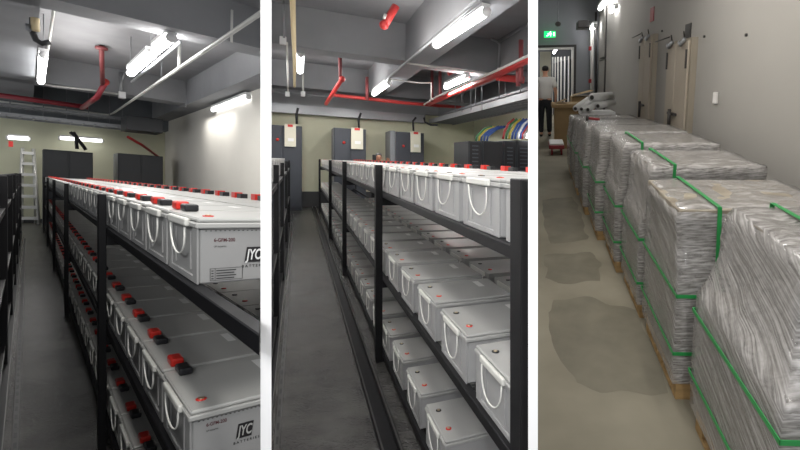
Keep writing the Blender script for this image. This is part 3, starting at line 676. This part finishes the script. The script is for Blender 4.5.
def person(r, base, yaw, sc, label, shirt, lh, le, rh, re, legs, glance=0):
    t = thing('person', r, base, label, 'person')
    V = [(0, 0, .93), (0, .0, 1.10), (0, .005, 1.28), (0, .0, 1.42), (0, .01, 1.50), (0, .02, 1.56), (0, .025, 1.63), (0, .02, 1.70)]
    Rr = [(.155, .105), (.135, .095), (.155, .105), (.13, .085), (.055, .055), (.06, .07), (.078, .095), (.062, .075)]
    E = [(i, i+1) for i in range(7)]
    sh = {}
    for s, h, e in ((-1, lh, le), (1, rh, re)):
        q = len(V); V += [(s*.17, 0, 1.40), e, h]; Rr += [.058, .042, .026]; E += [(3, q), (q, q+1), (q+1, q+2)]
        hand_chain(h, Vector(h)-Vector(e), V, E, Rr, q+2, s, (0, 1, 0) if abs(Vector(h).y-Vector(e).y) < .15 else (-s, 0, 0))
        sh[s] = (e, h)
    for s, (kx, ky), (fx, fy) in legs:
        q = len(V); V += [(s*.09, 0, .86), (kx, ky, .48), (fx, fy, .09), (fx, fy+.02, .045), (fx, fy+.15, .035)]
        Rr += [.088, .058, .040, .038, .03]; E += [(0, q), (q, q+1), (q+1, q+2), (q+2, q+3), (q+3, q+4)]
    P = lambda me, nm, key: place_mesh(me, nm, key, r, t, base, yaw, sc)
    P(skin_mesh('body', V, E, Rr), 'body', 'skin')
    # shirt: torso and short sleeves
    V2 = [(0, 0, .90), (0, 0, 1.05), (0, .003, 1.28), (0, 0, 1.42), (0, .006, 1.475)]; R2 = [(.205, .14), (.19, .13), (.2, .135), (.165, .11), (.08, .07)]
    E2 = [(0, 1), (1, 2), (2, 3), (3, 4)]
    for s in (-1, 1):
        e = Vector(sh[s][0]); q = len(V2); a = Vector((s*.18, 0, 1.40)); V2 += [tuple(a), tuple(a.lerp(e, .72))]; R2 += [.09, .08]; E2 += [(3, q), (q, q+1)]
    P(skin_mesh('shirt', V2, E2, R2), 'shirt', shirt)
    V3 = [(0, 0, 1.0), (0, 0, .90)]; R3 = [(.15, .11), (.165, .12)]; E3 = [(0, 1)]
    for s, (kx, ky), (fx, fy) in legs:
        q = len(V3); V3 += [(s*.09, 0, .82), (kx, ky, .48), (fx, fy, .10)]; R3 += [.1, .076, .066]; E3 += [(1, q), (q, q+1), (q+1, q+2)]
    P(skin_mesh('trousers', V3, E3, R3), 'trousers', 'trouser')
    for s, _, (fx, fy) in legs:
        P(skin_mesh('shoe', [(fx, fy-.03, .055), (fx, fy+.07, .05), (fx, fy+.17, .04)], [(0, 1), (1, 2)], [(.045, .05), (.045, .045), (.035, .035)]), 'shoe', 'shoe')
    P(skin_mesh('hair', [(0, -.035, 1.60), (0, -.015, 1.68), (0, .01, 1.735)], [(0, 1), (1, 2)], [(.08, .085), (.094, .105), (.078, .085)]), 'hair', 'hair')
    def ballm(c, rad, sc3=(1, 1, 1)):
        bm = bmesh.new(); bmesh.ops.create_uvsphere(bm, u_segments=10, v_segments=8, radius=1, matrix=Matrix.Translation(c) @ Matrix.Diagonal((rad*sc3[0], rad*sc3[1], rad*sc3[2], 1)))
        me = bpy.data.meshes.new('m'); bm.to_mesh(me); bm.free(); return me
    for s in (-1, 1):
        P(ballm((s*.031, .103, 1.635), .012, (1, .6, .6)), 'eye', 'hair')
        P(ballm((s*.079, .02, 1.625), .03, (.35, .6, 1)), 'ear', 'skin')
    P(ballm((0, .118, 1.605), .02, (.7, 1, 1.3)), 'nose', 'skin')
    P(ballm((0, .105, 1.572), .02, (1.2, .5, .35)), 'mouth', 'redink')
    return t
# head visible over the rack, facing the camera, one hand raised with a phone
pb = A(378.5, 164, a=13.6)
sc = (at(2, 378.5, 151.5, a=13.6).z-FL)/1.78
person(2, (13.6, pb.y, FL), math.pi, sc, 'person facing out between the cabinets, only head and raised phone showing above the rack', 'shirtd',
       (-.2, .26, 1.50), (-.26, .06, 1.22), (.12, .22, 1.54), (.24, .05, 1.24), ((-1, (-.1, .02), (-.11, 0)), (1, (.1, .02), (.11, 0))))
q = A(374.3, 158, a=13.2)
tag(B().m('blackcap').box((13.19, q.y-.05, q.z-.09), (13.21, q.y+.05, q.z+.09), .004).build('mobile_phone', 2, origin=q), 'black mobile phone held up beside the face above the rack', 'phone')

# ================================================================= ROOM 3 (corridor with wrapped pallets)
r = 3; A = lambda x, y, **k: at(3, x, y, **k); FL3 = -1.5
struct(B().m('floor3').box((.2, -2.5, FL3-.1), (20, 3, FL3)).build('floor', r))
struct(B().m('wall3').box((.6, 1.5, FL3), (12.7, 1.7, 2.6)).build('wall_side', r))
struct(B().m('slab').box((4, -2.5, 1.95), (20, 1.5, 2.1)).build('ceiling', r))
dh, dr_ = .69, .875
struct(B().m('wall3b').box((12.5, dr_, FL3), (12.7, 1.5, 1.95)).box((12.5, -2.5, dh), (12.7, dr_, 1.95)).build('wall_end', r))
k = B().m('ironwhite').box((12.46, dr_-.05, FL3), (12.72, dr_, dh)).box((12.46, -2.5, dh-.05), (12.72, dr_, dh))
struct(k.m('iron').box((12.45, -2.5, dh), (12.5, dr_+.06, dh+.06)).box((12.45, dr_, FL3), (12.5, dr_+.06, dh)).build('door_1', r))
struct(B().m('white_wall').box((12.7, 1.5, FL3), (20, 1.7, 2)).build('wall_beyond', r))
struct(B().m('wall3b').box((19.8, -2.5, FL3), (20, 1.5, 2)).build('wall_far', r))
# darker patches on the floor
def patch(px, label):
    pts = [A(x, y, c=FL3) for x, y in px]; n_ = len(pts); out = []
    for i in range(n_):
        for k in range(8):
            p = pts[i].lerp(pts[(i+1) % n_], k/8); m_ = .035
            out.append((p.x+noise.noise(Vector((p.x*6, p.y*6, 1)))*m_*1.6, p.y+noise.noise(Vector((p.x*6, p.y*6, 5)))*m_, 0))
    b = B().m('floortone'); b.hexa([(p[0], p[1], FL3+.0005) for p in out], [(p[0], p[1], FL3+.0008) for p in out])
    tag(b.build('floor_patch', 3, origin=pts[0]), label, 'patch', None)
patch([(549, 312), (556, 300), (590, 297), (634, 310), (652, 345), (664, 380), (668, 392), (650, 395), (600, 392), (575, 385), (560, 360), (551, 340)], 'large darker patch of concrete floor beside the second and third pallets')
patch([(545, 256), (590, 252), (600, 262), (602, 280), (560, 284), (546, 278)], 'darker square patch of concrete floor beside the fourth pallet')
patch([(543, 200), (572, 197), (582, 215), (588, 240), (550, 244), (543, 225)], 'darker patch of concrete floor beside the farther wrapped pallets')

def wrapped(i, a0, a1, b0, b1, ct_low, ct_top, top_in, label, topwood=False, nstr=2, overhang=0, tin_near=.0, vstrap=True):
    t = thing('wrapped_pallet', 3, (a0, b0, FL3), label, 'wrapped pallet', None)
    rnd = random.Random(i*7+3)
    zp = FL3+.085
    g = B().m('wood').box((a0+.01, b0+.01, zp-.016), (a1-.01, b1-.01, zp)).build('pallet_deck', 3, parent=t)
    for bb in (b0+.01, (b0+b1)/2-.04, b1-.09):
        B().m('wood').box((a0+.01, bb, FL3), (a1-.01, bb+.08, FL3+.014)).build('pallet_runner', 3, parent=t)
        for aa in (a0+.01, (a0+a1)/2-.04, a1-.09):
            B().m('wood').box((aa, bb, FL3+.014), (aa+.08, bb+.08, zp-.016)).build('pallet_block', 3, parent=t)
    # lower tier of cartons: layered
    n = 4; hh = (ct_low-zp)/n; k = B().m('cartong')
    for j in range(n): k.box((a0+.012, b0+.012, zp+j*hh+.002), (a1-.012, b1-.012, zp+(j+1)*hh-.002), .004)
    k.build('carton_layers', 3, parent=t)
    ta0, ta1, tb0 = a0+tin_near, a1-.01, b0+top_in
    B().m('cartong').box((ta0, tb0, ct_low), (ta1, b1-.02, ct_top-.05), .005).build('upper_cartons', 3, parent=t)
    B().m('topboard' if topwood else 'cartong').box((ta0-(.026 if topwood else .012), tb0-(.02 if topwood else .01), ct_top-.05), (ta1+.005, b1-.01, ct_top+(.003 if topwood else -.004)), .004).build('top_board', 3, parent=t)
    # stretch film: rings of points lofted up the load
    prof = [(FL3+.10, 0, 0), (-1.25, -.004, 0), (ct_low-.14, -.006, 0), (ct_low-.02, -.004, 0), (ct_low+.03, top_in*.35, tin_near*.35), (ct_low+(ct_top-ct_low)*.4, top_in*.72, tin_near*.75), (ct_top-.03, top_in-.012, tin_near-.02), (ct_top+.002, top_in+.01, tin_near)]
    bm = B().m('film'); rings = []; NU, ex = 14, .012
    zs = []
    for j in range(len(prof)-1):
        m = 4 if j in (4, 5) else 3
        for q in range(m): zs.append(tuple(prof[j][k]+(prof[j+1][k]-prof[j][k])*q/m for k in range(3)))
    zs.append(prof[-1])
    def ring(z, db, da, sh=0):
        pa0, pa1, pb0, pb1 = a0-ex+da+sh, a1+ex-sh, b0-ex+db+sh, b1+ex-sh
        pts = []
        for (p, q) in (((pa0, pb0), (pa1, pb0)), ((pa1, pb0), (pa1, pb1)), ((pa1, pb1), (pa0, pb1)), ((pa0, pb1), (pa0, pb0))):
            for u in range(NU): pts.append((p[0]+(q[0]-p[0])*u/NU, p[1]+(q[1]-p[1])*u/NU, z))
        ca, cb = (pa0+pa1)/2, (pb0+pb1)/2; out = []
        for (x, y, z_) in pts:
            nv = noise.noise(Vector((x*7+i*3, y*7, z_*9)))*.008+noise.noise(Vector((x*22, y*22+i, z_*16)))*.0035
            nv = abs(nv) if z_ < ct_low else nv*1.3+.006
            dx, dy = x-ca, y-cb; l = math.hypot(dx, dy); out.append(bm.bm.verts.new((x+dx/l*nv, y+dy/l*nv, z_+noise.noise(Vector((x*9, y*9, i)))*.010*(1 if z_ > ct_low else .3))))
        return out
    for z, db, da in zs: rings.append(ring(z, db, da))
    for s_ in (.05, .12, .2): rings.append(ring(ct_top+.006, top_in, tin_near, s_ if s_ < (b1-b0)*.4 else .1))
    for j in range(len(rings)-1):
        for k_ in range(NU*4):
            f = bm.bm.faces.new((rings[j][k_], rings[j][(k_+1) % (NU*4)], rings[j+1][(k_+1) % (NU*4)], rings[j+1][k_])); f.smooth = True
    f = bm.bm.faces.new(rings[-1]); bmesh.ops.triangulate(bm.bm, faces=[f])
    bm.build('stretch_film', 3, parent=t)
    # straps
    e = ex+.014; sw = .016
    for z in ([ct_low-.10, ct_low-.38][:nstr]):
        s = B().m('strap')
        for (p0, p1) in (((a0-e, b0-e), (a0-e+.003, b1+e)), ((a1+e-.003, b0-e), (a1+e, b1+e)), ((a0-e, b0-e), (a1+e, b0-e+.003)), ((a0-e, b1+e-.003), (a1+e, b1+e))):
            s.box((p0[0], p0[1], z-sw/2), (p1[0], p1[1], z+sw/2))
        s.build('strap', 3, parent=t)
    if vstrap:
        bb = b0+top_in+.14 if i < 3 else b0+top_in+.10
        zt = ct_top+.016; xa = a0+tin_near-.036
        s = B().m('strap').box((xa, bb, zt), (a1+.02, bb+.018, zt+.003)).hexa([(xa-.003, bb, zt), (xa, bb, zt), (xa, bb+.018, zt), (xa-.003, bb+.018, zt)], [(a0-.034, bb-.006, ct_low-.12), (a0-.031, bb-.006, ct_low-.12), (a0-.031, bb+.012, ct_low-.12), (a0-.034, bb+.012, ct_low-.12)]).box((a1+.02, bb, ct_low-.12), (a1+.023, bb+.018, zt))
        s.build('top_strap', 3, parent=t)
    return t
wrapped(1, 1.12, 1.79, .655, 1.30, -.86, -.52, .10, 'shrink-wrapped pallet with sloping film shoulders, closest to the camera', tin_near=.16, nstr=2)
wrapped(2, 1.95, 2.58, .62, 1.29, -.86, -.585, .0, 'film-wrapped pallet with exposed brown top board and green strap, second in the row', topwood=True, tin_near=.06)
wrapped(3, 2.70, 3.27, .61, 1.27, -.87, -.53, .05, 'film-wrapped pallet, third in the row, behind the one with a brown top', tin_near=-.0)
wrapped(4, 3.385, 3.98, .575, 1.26, -.86, -.50, .045, 'film-wrapped pallet, fourth in the row, near the farther end of the large floor patch', topwood=False)
wrapped(5, 4.10, 4.72, .515, 1.25, -.84, -.50, .03, 'film-wrapped pallet, fifth in the row from the camera', vstrap=False)
wrapped(6, 4.90, 5.55, .475, 1.24, -.86, -.52, .03, 'film-wrapped pallet, sixth in the row, under the red tape gun', nstr=1, vstrap=False)
wrapped(7, 5.75, 6.45, .455, 1.22, -.85, -.55, .03, 'film-wrapped pallet, seventh in the row from the camera', nstr=1, vstrap=False)
wrapped(8, 6.70, 7.45, .45, 1.22, -.86, -.62, .03, 'film-wrapped pallet, last of the row, carrying the white rolls', nstr=1, vstrap=False)
# white rolls and boxes on the last pallet
zt = -.60
for i, (p, q, rad, lb) in enumerate((((575.5, 108.5), (588, 99.5), .045, 'white paper roll slanting at the aisle edge of the last pallet'), ((581.5, 109), (594, 99.5), .045, 'white paper roll slanting in the middle of the parallel three'), ((588, 109.5), (601, 100), .045, 'white paper roll slanting closest to the wall of the parallel three'), ((592, 97.5), (611, 96), .062, 'thick white paper roll lying across the top of the others'), ((598, 106), (613, 102), .05, 'white paper roll at the wall side of the last pallet'))):
    p, q = A(p[0], p[1], a=6.85), A(q[0], q[1], a=7.25)
    t = B().m('paper').tube([p, q], rad, 12)
    d_ = (q-p).normalized(); t.m('iron').tube([p-d_*.004, p+d_*.002], rad*.55, 8)
    tag(t.build('paper_roll', 3, origin=p), lb, 'roll')
tag(B().m('paper').box((6.92, .60, zt), (7.4, 1.1, zt+.055), .006).build('white_box', 3, origin=(7, .66, zt)), 'flat white box under the paper rolls on the last pallet', 'box')
q = A(594, 121, c=-.50)
t = thing('tape_gun', 3, q, 'dark red tape gun lying on the sixth wrapped pallet', 'tool')
B().m('cart').tube([(q.x, q.y-.06, q.z+.03), (q.x+.01, q.y+.06, q.z+.015)], .014, 8).build('grip', 3, parent=t)
B().m('iron').tube([(q.x, q.y-.09, q.z+.03), (q.x, q.y-.06, q.z+.03)], .028, 10).build('roller', 3, parent=t)
# brown cartons behind
t = thing('cardboard_box', 3, (9.6, .30, FL3), 'tall brown cardboard box with open flaps beside the person', 'box')
B().m('carton').box((9.6, .30, FL3), (10.3, .80, -.62), .006).build('body', 3, parent=t)
B().m('carton').box((9.55, .24, -.66), (10.35, .86, -.585), .006).build('lid', 3, parent=t)
B().m('carton').hexa([(9.7, .33, -.585), (9.72, .33, -.585), (9.72, .55, -.50), (9.7, .55, -.50)], [(10.2, .33, -.585), (10.22, .33, -.585), (10.22, .55, -.50), (10.2, .55, -.50)]).build('flap', 3, parent=t)
t = thing('cardboard_box', 3, (10.8, .75, FL3), 'open brown cardboard box standing behind the tall one by the pillar', 'box')
B().m('carton').box((10.8, .72, FL3), (11.5, 1.25, -.50), .006).build('body', 3, parent=t)
B().m('carton').hexa([(10.7, .75, -.47), (10.75, .75, -.46), (10.78, 1.2, -.36), (10.73, 1.2, -.37)], [(11.2, .75, -.47), (11.25, .75, -.46), (11.28, 1.2, -.36), (11.23, 1.2, -.37)]).build('flap', 3, parent=t)
# platform truck
t = thing('hand_truck', 3, (9.2, .22, FL3), 'low red platform truck with a white deck beside the first far pallet', 'truck')
q = A(557, 140, a=9.0)
B().m('cart').box((8.7, q.y-.16, FL3+.13), (9.3, q.y+.13, FL3+.2), .01).build('chassis', 3, parent=t)
B().m('paper').box((8.72, q.y-.15, FL3+.2), (9.3, q.y+.12, FL3+.235), .008).build('deck', 3, parent=t)
for aa in (8.8, 9.2):
    for bb in (q.y-.1, q.y+.08):
        w_ = B().m('cart').tube([(aa, bb-.015, FL3+.06), (aa, bb+.015, FL3+.06)], .06, 12).build('wheel', 3, parent=t)
person(3, (11.45, .125, FL3), 0, .985, 'person in a white T-shirt and black trousers seen from behind at the doorway', 'tee',
       (-.24, .02, .84), (-.25, -.02, 1.12), (.25, .06, .86), (.26, -.03, 1.12), ((-1, (-.1, .02), (-.1, 0)), (1, (.1, .03), (.11, .05))))
# exit sign with running figure
p0, p1 = A(544, 37.5, a=12.3), A(555.5, 31, a=12.3)
t = thing('exit_sign', 3, (12.3, p0.y, p0.z), 'small glowing green exit sign with white running figure above the doorway', 'sign')
B().m('exitg').box((12.3, p0.y, p0.z), (12.36, p1.y, p1.z), .004).build('panel', 3, parent=t)
cy, cz, hh = (p0.y+p1.y)/2, (p0.z+p1.z)/2, (p1.z-p0.z)
f = B().m('exitw'); X = 12.297
f.tube([(X, cy-.02, cz-.0), (X, cy+.0, cz+hh*.18)], .016, 5).ball((X, cy+.02, cz+hh*.33), .018, 8, (.3, 1, 1))
f.tube([(X, cy-.02, cz), (X, cy+.03, cz-hh*.12), (X, cy+.02, cz-hh*.36)], .011, 5).tube([(X, cy-.02, cz), (X, cy-.05, cz-hh*.25), (X, cy-.09, cz-hh*.26)], .011, 5)
f.tube([(X, cy-.06, cz+hh*.05), (X, cy-.01, cz+hh*.2), (X, cy+.06, cz+hh*.02)], .009, 5).box((X-.002, cy+.09, cz-hh*.3), (X, cy+.13, cz+hh*.3)).build('running_figure', 3, parent=t)
# ceiling fittings
q = A(558, 24, a=11.8)
t = thing('hanging_sensor', 3, (11.8, q.y, q.z), 'dark dome sensor hanging on a rod above the doorway', 'sensor')
B().m('iron').ball(q, .075, 10, (1, 1, .8)).build('dome', 3, parent=t)
B().m('rod').tube([q, (q.x, q.y, 1.95)], .012, 5).build('rod', 3, parent=t)
p0, p1 = A(577, 29, a=11.6), A(589, 21, a=11.6)
tag(B().m('iron').box((11.4, p0.y, p0.z), (11.9, p1.y, p1.z), .02).build('fan_box', 3, origin=(11.6, p0.y, p0.z)), 'dark box unit hung in the corner under the bright lamp', 'unit')
lamp(3, (9.6, 1.36, 1.45), (11.2, 1.36, 1.45), 'bright tube lamp in the corner where the walls meet', .045)
lamp(3, (9.3, 1.42, 1.22), (9.9, 1.42, 1.22), 'lit tube lamp near the top of the side wall', .035)
lamp(3, (11.6, 1.30, 1.12), (12.3, 1.30, 1.12), 'short bright lamp below the corner lamp', .05)
# conduits and panels at the corner
for x, y0, y1, lb, key, rad in ((592, 22, 100, 'white vertical pipe in the far corner', 'ironwhite', .045), (596, 12, 100, 'dark vertical pipe beside the white corner pipe', 'iron', .025)):
    pipe(3, [A(x, y0, a=12.2), A(x, y1, a=12.2)], rad, key, lb)
for (a0, a1, c0, c1, lb) in ((11.0, 11.9, -.9, .33, 'tall grey wall panel with dark frame in the far corner, lower one'), (11.0, 11.9, .36, 1.5, 'tall grey wall panel in the far corner, upper one')):
    tag(B().m('iron').box((a0, 1.47, c0), (a1, 1.5, c1)).m('wall3').box((a0+.05, 1.455, c0+.03), (a1-.05, 1.47, c1-.03)).build('wall_panel', 3, origin=(a0, 1.47, c0)), lb, 'panel')
for x, y, lb in ((590, 48.5, 'small red fire alarm on the corner pipe, upper'), (590, 81, 'small red alarm button on the corner pipe, lower')):
    q = A(x, y, a=12.1); tag(B().m('alarm').box((12.05, q.y-.035, q.z-.05), (12.12, q.y+.035, q.z+.05), .01).build('alarm_button', 3, origin=q), lb, 'alarm')
# steel doors in the side wall
def steel_door(n, a0, a1, zt, mirror):
    f = B().m('doorf').box((a0-.03, 1.44, FL3), (a1+.03, 1.5, zt+.03))
    o = struct(f.build('door_%d' % n, 3))
    am = a0+(a1-a0)*(.55)
    for (x0, x1) in ((a0, am-.006), (am+.006, a1)):
        B().m('doorp').box((x0, 1.418, FL3+.02), (x1, 1.44, zt), .004).build('door_leaf', 3, parent=o)
    h = B().m('iron').box((am-.16, 1.39, -.44), (am+.12, 1.418, -.415)).tube([(am-.0, 1.385, -.38), (am-.0, 1.385, -.60)], .018, 8)
    h.build('lock_bar', 3, parent=o)
    B().m('iron').box((a1-.1, 1.385, -.72), (a1-.02, 1.418, -.70)).build('bolt', 3, parent=o)
    for x in (a0+.02, a1-.02):
        B().m('iron').box((x-.015, 1.405, zt-.26), (x+.015, 1.418, zt-.08)).build('hinge', 3, parent=o)
    for x in (a0+.14, a1-.16):
        B().m('steel').tube([(x-.08, 1.40, zt+.02), (x, 1.385, zt-.03), (x+.09, 1.40, zt+.0)], .02, 6).m('iron').tube([(x, 1.42, zt+.03), (x-.07, 1.39, zt+.09)], .007, 5).build('door_closer', 3, parent=o)
    B().m('iron').tube([(a1+.5, 1.40, zt+.07), (a1-.12, 1.40, zt+.08)], .008, 5).build('closer_rod', 3, parent=o)
    return o
steel_door(2, 4.72, 5.46, .30, False)
steel_door(3, 6.28, 6.96, .46, False)
for (x, y, w_, h_, lb, key) in ((671, 84, .045, .08, 'black wall switch beside the nearer steel door', 'iron'), (641, 84, .05, .08, 'black wall switch beside the farther steel door', 'iron'), (717, 98, .035, .05, 'pale wall socket on the grey wall above the pallets', 'ironwhite')):
    q = A(x, y, b=1.5); tag(B().m(key).box((q.x-w_, 1.475, q.z-h_), (q.x+w_, 1.5, q.z+h_), .006).build('wall_switch', 3, origin=q), lb, 'switch')
for (x, y, w_, h_, lb, key) in ((652.5, 14.5, .10, .09, 'dark red plate on the wall above the farther steel door', 'cart'), (688.5, 33, .09, .09, 'grey plate on the wall above the nearer steel door', 'iron')):
    q = A(x, y, b=1.5); tag(B().m(key).box((q.x-w_, 1.49, q.z-h_), (q.x+w_, 1.5, q.z+h_)).build('wall_plate', 3, origin=q), lb, 'plate')
for i, (x, y) in enumerate(((662.5, 31), (705, 36.5), (747, 35))):
    q = A(x, y, b=1.5); tag(B().m('iron').tube([(q.x, 1.485, q.z), (q.x, 1.5, q.z)], .012, 6).build('wall_plug', 3, origin=q), 'tiny dark bolt hole in the grey wall, '+ORD[i+1]+' from the far end', 'bolt')
# beyond the doorway: cream leaf, row of white racks, lamps
tag(B().m('panel').box((13.1, .0, FL3), (13.16, .30, .62), .01).build('cream_panel', 3, origin=(13.1, 0, FL3)), 'cream door leaf standing open just beyond the doorway', 'door leaf')
for i in range(6):
    a_ = 13.3+i*.95; y_ = .80-.065*i; t = thing('white_rack', 3, (a_, y_, FL3), 'tall white rack beyond the doorway, '+ORD[i+1]+' in line', 'rack', 'white racks beyond the doorway')
    B().m('ironwhite').box((a_, y_, FL3), (a_+.5, y_+.022, .50+.03*i), .003).build('frame', 3, parent=t)
    B().m('cabinet').box((a_+.02, y_+.024, FL3), (a_+.9, 1.4, .42)).build('dark_gap', 3, parent=t)  # added dark bodies, drawing the dark gaps between the white racks
lamp(3, (13.4, .52, .80), (18, .52, .80), 'long lit tube lamp beyond the doorway', .04)

# ------------------------------------------------------------------ clip what would run through the divider walls
def clip(plane_co, plane_no, rooms):
    """keep the side plane_no points away from"""
    bpy.context.view_layer.update()
    for o in list(bpy.data.objects):
        if o.type != 'MESH' or o.get('_r') not in rooms: continue
        mw = o.matrix_world
        ds = [(mw @ Vector(c)-plane_co).dot(plane_no) for c in o.bound_box]
        if max(ds) <= 1e-4: continue
        if min(ds) >= -1e-4:
            DEL.add(o.name); continue
        if o.data.users > 1: o.data = o.data.copy()
        bm = bmesh.new(); bm.from_mesh(o.data); inv = mw.inverted()
        co = inv @ plane_co; no = (inv.to_3x3() @ plane_no).normalized()
        res = bmesh.ops.bisect_plane(bm, geom=bm.verts[:]+bm.edges[:]+bm.faces[:], plane_co=co, plane_no=no, clear_outer=True)
        ed = [e for e in res['geom_cut'] if isinstance(e, bmesh.types.BMEdge)]
        if ed and not o.name.startswith('stretch_film'): bmesh.ops.holes_fill(bm, edges=ed, sides=0)
        if not bm.faces: DEL.add(o.name)
        bm.to_mesh(o.data); bm.free()
DEL = set(); E0 = .001
for (d, n, half), left, right in ((PA, (1,), (2, 3)), (PB, (1, 2), (3,))):
    clip(CAM-n*(half+E0), n, left)
    clip(CAM+n*(half+E0), -n, right)
for nme in DEL: bpy.data.objects.remove(bpy.data.objects[nme])
for o in list(bpy.data.objects):
    if o.type == 'EMPTY' and not kids(o): bpy.data.objects.remove(o)
for o in bpy.data.objects:
    for k in ('_o', '_r'):
        if k in o: del o[k]

# ------------------------------------------------------------------ lights: the rooms' tube lamps and added fill lights
def pair(r, p, size, w, e, up=.55, col=(1, .97, .93)):
    light(r, p, size, w, e=e, col=col)
    o = light(r, (p[0], p[1], p[2]-.02), size, w, e=e*up, col=col); o.rotation_euler = (math.pi, 0, o.rotation_euler.z)
pair(1, (4.5, .9, 2.2), 2.5, .25, 38, 1.2); pair(1, (1.0, .0, 2.0), 1.5, .25, 48, .6); pair(1, (11, 1.6, 2.2), 3, .25, 110, .8); light(1, (16, 3.6, 2.0), 3, .2, e=35)  # first two pairs are added unseen lights over the front batteries
pair(1, (14, .6, 2.15), 3, .25, 45, .8); light(1, (22.6, 1.0, 1.5), .3, 3, e=18)
pair(2, (3.2, 1.6, 2.2), 2.5, .25, 70, .9); pair(2, (3.0, -.1, 2.2), 2.5, .25, 40, .9); pair(2, (8, 2.0, 2.1), 3, .2, 85, .4); pair(2, (14, -.2, 2.45), 2.0, .2, 70, .6)  # first two pairs added unseen near the camera, no tube lamp there
pair(2, (15, 2.1, 2.1), 2, .2, 60, .4); pair(2, (12.5, 4.1, 2.1), 2, .2, 60, .8)
light(3, (2.6, .75, 1.6), 1.5, .05, e=15, col=(1, .93, .84)); light(3, (8.5, .8, 1.75), 2.5, .1, e=15, col=(1, .98, .95)); light(3, (16, .3, 1.5), 3, .3, e=22)  # near light added unseen, for glints on the film
w = bpy.data.worlds.new('World'); bpy.context.scene.world = w; w.use_nodes = True
w.node_tree.nodes['Background'].inputs[0].default_value = (.95, .97, 1, 1); w.node_tree.nodes['Background'].inputs[1].default_value = .64
l = bpy.data.lights.new('added_fill_light', 'AREA'); l.shape = 'RECTANGLE'; l.size = 1.6; l.size_y = .3; l.energy = 34  # added behind the camera to brighten the lower shelves
o = bpy.data.objects.new('added_fill_light', l); C.objects.link(o); o.location = (-.5, -1.4, 3.3)
o.rotation_euler = (Vector((-.6, 2.2, .6))-o.location).to_track_quat('-Z', 'Y').to_euler()
# two added spots behind the camera, whitening the ends of the divider walls
for x in (266, 533):
    tgt = Vector(((x-PX)/F*1.2, 1.2, EYE-.15)); l = bpy.data.lights.new('added_wall_spot', 'SPOT'); l.energy = 105; l.spot_size = math.radians(48); l.spot_blend = .6; l.shadow_soft_size = .05
    o = bpy.data.objects.new('added_wall_spot', l); C.objects.link(o); o.location = (tgt.x*.9, -1.6, 3.1)
    o.rotation_euler = (tgt-o.location).to_track_quat('-Z', 'Y').to_euler()
    l.spot_size = math.radians(30)

# ------------------------------------------------------------------ camera
cam = bpy.data.cameras.new('Camera'); co = bpy.data.objects.new('Camera', cam); C.objects.link(co)
co.location = CAM; co.rotation_euler = (math.pi/2, 0, 0)
cam.sensor_fit = 'HORIZONTAL'; cam.sensor_width = 36; cam.lens = F/800*36
cam.shift_x = -(PX-400)/800; cam.shift_y = (PY-225)/800
cam.clip_start = .05; cam.clip_end = 100
sc = bpy.context.scene; sc.camera = co
sc.view_settings.view_transform = 'Standard'; sc.view_settings.look = 'None'; sc.view_settings.gamma = 1; sc.view_settings.exposure = 0
sc.view_settings.use_curve_mapping = False
sc.cycles.use_denoising = True; sc.cycles.max_bounces = 6; sc.cycles.transparent_max_bounces = 12; sc.cycles.caustics_reflective = False
